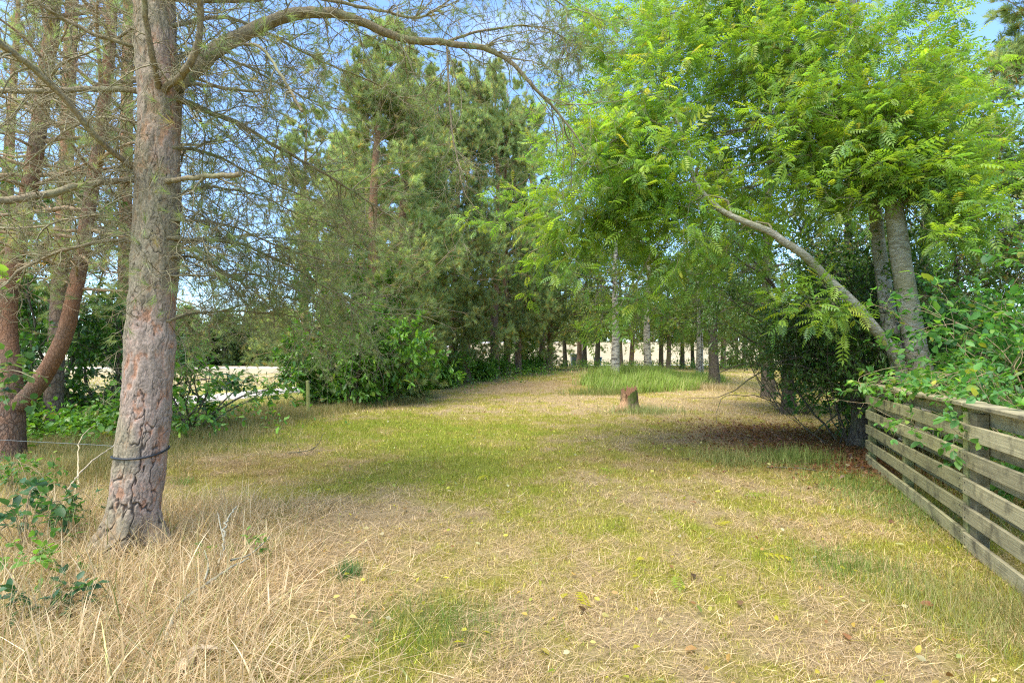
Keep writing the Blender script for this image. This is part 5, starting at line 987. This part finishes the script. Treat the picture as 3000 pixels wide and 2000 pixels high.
# fallen leaves: the conspicuous ones singly, the small ones together
def leaf_thing(name, label, px_, py_, tm, size, col, group, az=None):
    b = gp(px_, py_, .028); az = rng.uniform(0, 6.3) if az is None else az; mb = MB(); place(mb, tm[0], tm[1], np.zeros((1, 3)), np.array([[math.cos(az), math.sin(az), .12]]), nrm(np.array([[0, 0, 1.]]) + rng.normal(0, .25, (1, 3))), size, np.array([col])); o = mb.build(name, M_LEAF); o.location = [float(v) for v in b]; tag(o, label, 'leaf', group)
GY = 'fallen ash leaves on the lawn'; YL = (.50, .46, .05)
for x, y, lab in [(1350, 1408, 'yellow ash leaf with broad leaflets on bare straw in the middle foreground'), (1555, 1330, 'pale yellow ash leaf beside a green tuft in the foreground'), (1742, 1277, 'yellow ash leaf on the straw toward the fence'), (1755, 1140, 'yellow green ash leaf standing in the grass near the shade'), (1400, 1086, 'yellow ash leaf on the green patch in the middle of the lawn'), (1120, 1095, 'ash leaf lying on the dry patch left of the middle'), (1640, 1212, 'pale dry ash leaf in the right of the lawn'), (905, 1062, 'green ash leaf on the left of the lawn'), (1012, 1118, 'green ash leaf among cut straw')]:
    leaf_thing('fallen_leaf', lab, x, y, T_PIN, .2, YL if 'green' not in lab else (.3, .38, .06), GY)
GS = 'single leaves dropped on the near lawn'
for x, y, c in [(1040, 1487, YL), (1292, 1383, YL), (1340, 1415, (.1, .06, .03)), (1590, 1325, (.12, .08, .05)), (2146, 1400, (.3, .12, .05)), (1602, 1500, (.5, .3, .12)), (880, 1236, (.6, .52, .3)), (835, 1218, (.6, .52, .25)), (1240, 1500, (.5, .42, .08)), (1930, 1130, (.5, .3, .1)), (1600, 1160, (.35, .13, .05)), (1870, 1290, (.55, .5, .35)), (2080, 1260, (.5, .48, .2)), (1480, 1290, YL), (1700, 1400, (.25, .15, .08)), (700, 1030, (.5, .45, .2)), (760, 1130, (.5, .4, .1)), (1950, 1480, (.4, .2, .1))]:
    leaf_thing('fallen_leaf', 'single curled leaf dropped on the near lawn', x, y, T_OV3, .075, c, GS)
lit = MB()
for (n, y0, y1, sz) in [(420, 2.0, 5, .04), (1300, 5, 12, .05), (2600, 12, 30, .065)]:
    X, Y = frustum(n, y0, y1); k = (X / Y > -.42); X, Y = X[k], Y[k]; n = len(X); place(lit, T_OV3[0], T_OV3[1], np.stack([X, Y, gz(X, Y) + .03 + .02 * rng.uniform(0, 1, n)], 1), nrm(rng.normal(0, 1, (n, 3)) * [1, 1, .3]), nrm(np.array([0, 0, 1.]) + rng.normal(0, .5, (n, 3))), sz * rng.uniform(.5, 1.2, n), pal(n, [YL, (.55, .5, .3), (.3, .14, .06), (.5, .3, .1), (.25, .33, .07)], [4, 3, 2, 2, 2], .2))
n = 9000; k = rng.integers(0, 3, n); cxs = np.array([G(1810, 1010)[:2], G(1950, 1060)[:2], G(1780, 985)[:2]]); X = cxs[k, 0] + rng.normal(0, 1.0, n); Y = cxs[k, 1] + rng.normal(0, 1.1, n); q = rng.uniform(0, 1, n) < .2 + 1.3 * litter(X, Y); X, Y = X[q], Y[q]; n = len(X)
place(lit, T_OV3[0], T_OV3[1], np.stack([X, Y, gz(X, Y) + .01 + .05 * rng.uniform(0, 1, n)], 1), nrm(rng.normal(0, 1, (n, 3)) * [1, 1, .35]), nrm(np.array([0, 0, 1.]) + rng.normal(0, .6, (n, 3))), .06 * rng.uniform(.5, 1.2, n), pal(n, [(.20, .085, .04), (.26, .11, .05), (.13, .07, .04), (.34, .2, .1), (.4, .36, .15)], [5, 4, 3, 1.5, .4], .2))
lit.build('leaf_litter', M_LEAF); tag(bpy.data.objects['leaf_litter'], 'small yellow and brown leaves strewn over the clearing', 'leaves', kind='stuff')
# undergrowth at the foot of the pine row and the far trees
ug = MB(); ub = MB(); O = []
for (x, y, n, sx, sy, hh) in [(880, 905, 120, 1.2, 1.0, .4), (960, 900, 150, 1.3, 1.0, .4), (1060, 880, 260, 1.6, 1.2, .5), (1140, 866, 300, 1.5, 1.4, .6), (1200, 858, 350, 1.6, 1.6, .6), (1290, 848, 450, 2.5, 1.0, .6), (1400, 846, 500, 3, 1.0, .6), (1560, 846, 700, 4, 1.0, .6), (1700, 848, 700, 3, 1.2, .7), (210, 990, 900, 1.6, .8, .6), (90, 1010, 700, 1.2, .8, .6)]:
    c = G(x, y); O.append(np.stack([rng.normal(c[0], sx, n), rng.normal(c[1], sy, n), rng.uniform(.02, hh, n)], 1))
O = np.concatenate(O); O = O[road_d(O[:, 0], O[:, 1]) > 2.2]; O[:, 2] += gz(O[:, 0], O[:, 1]); O = np.repeat(O, 4, 0) + rng.normal(0, .1, (4 * len(O), 3)); put_leaves(ug, O, rv(len(O)), T_OV3, .085, OAKC + [(.3, .22, .1)], OAKW + [1])
tag(ug.build('undergrowth', M_DARKLEAF), 'low leafy undergrowth along the foot of the trees', 'undergrowth', kind='stuff')
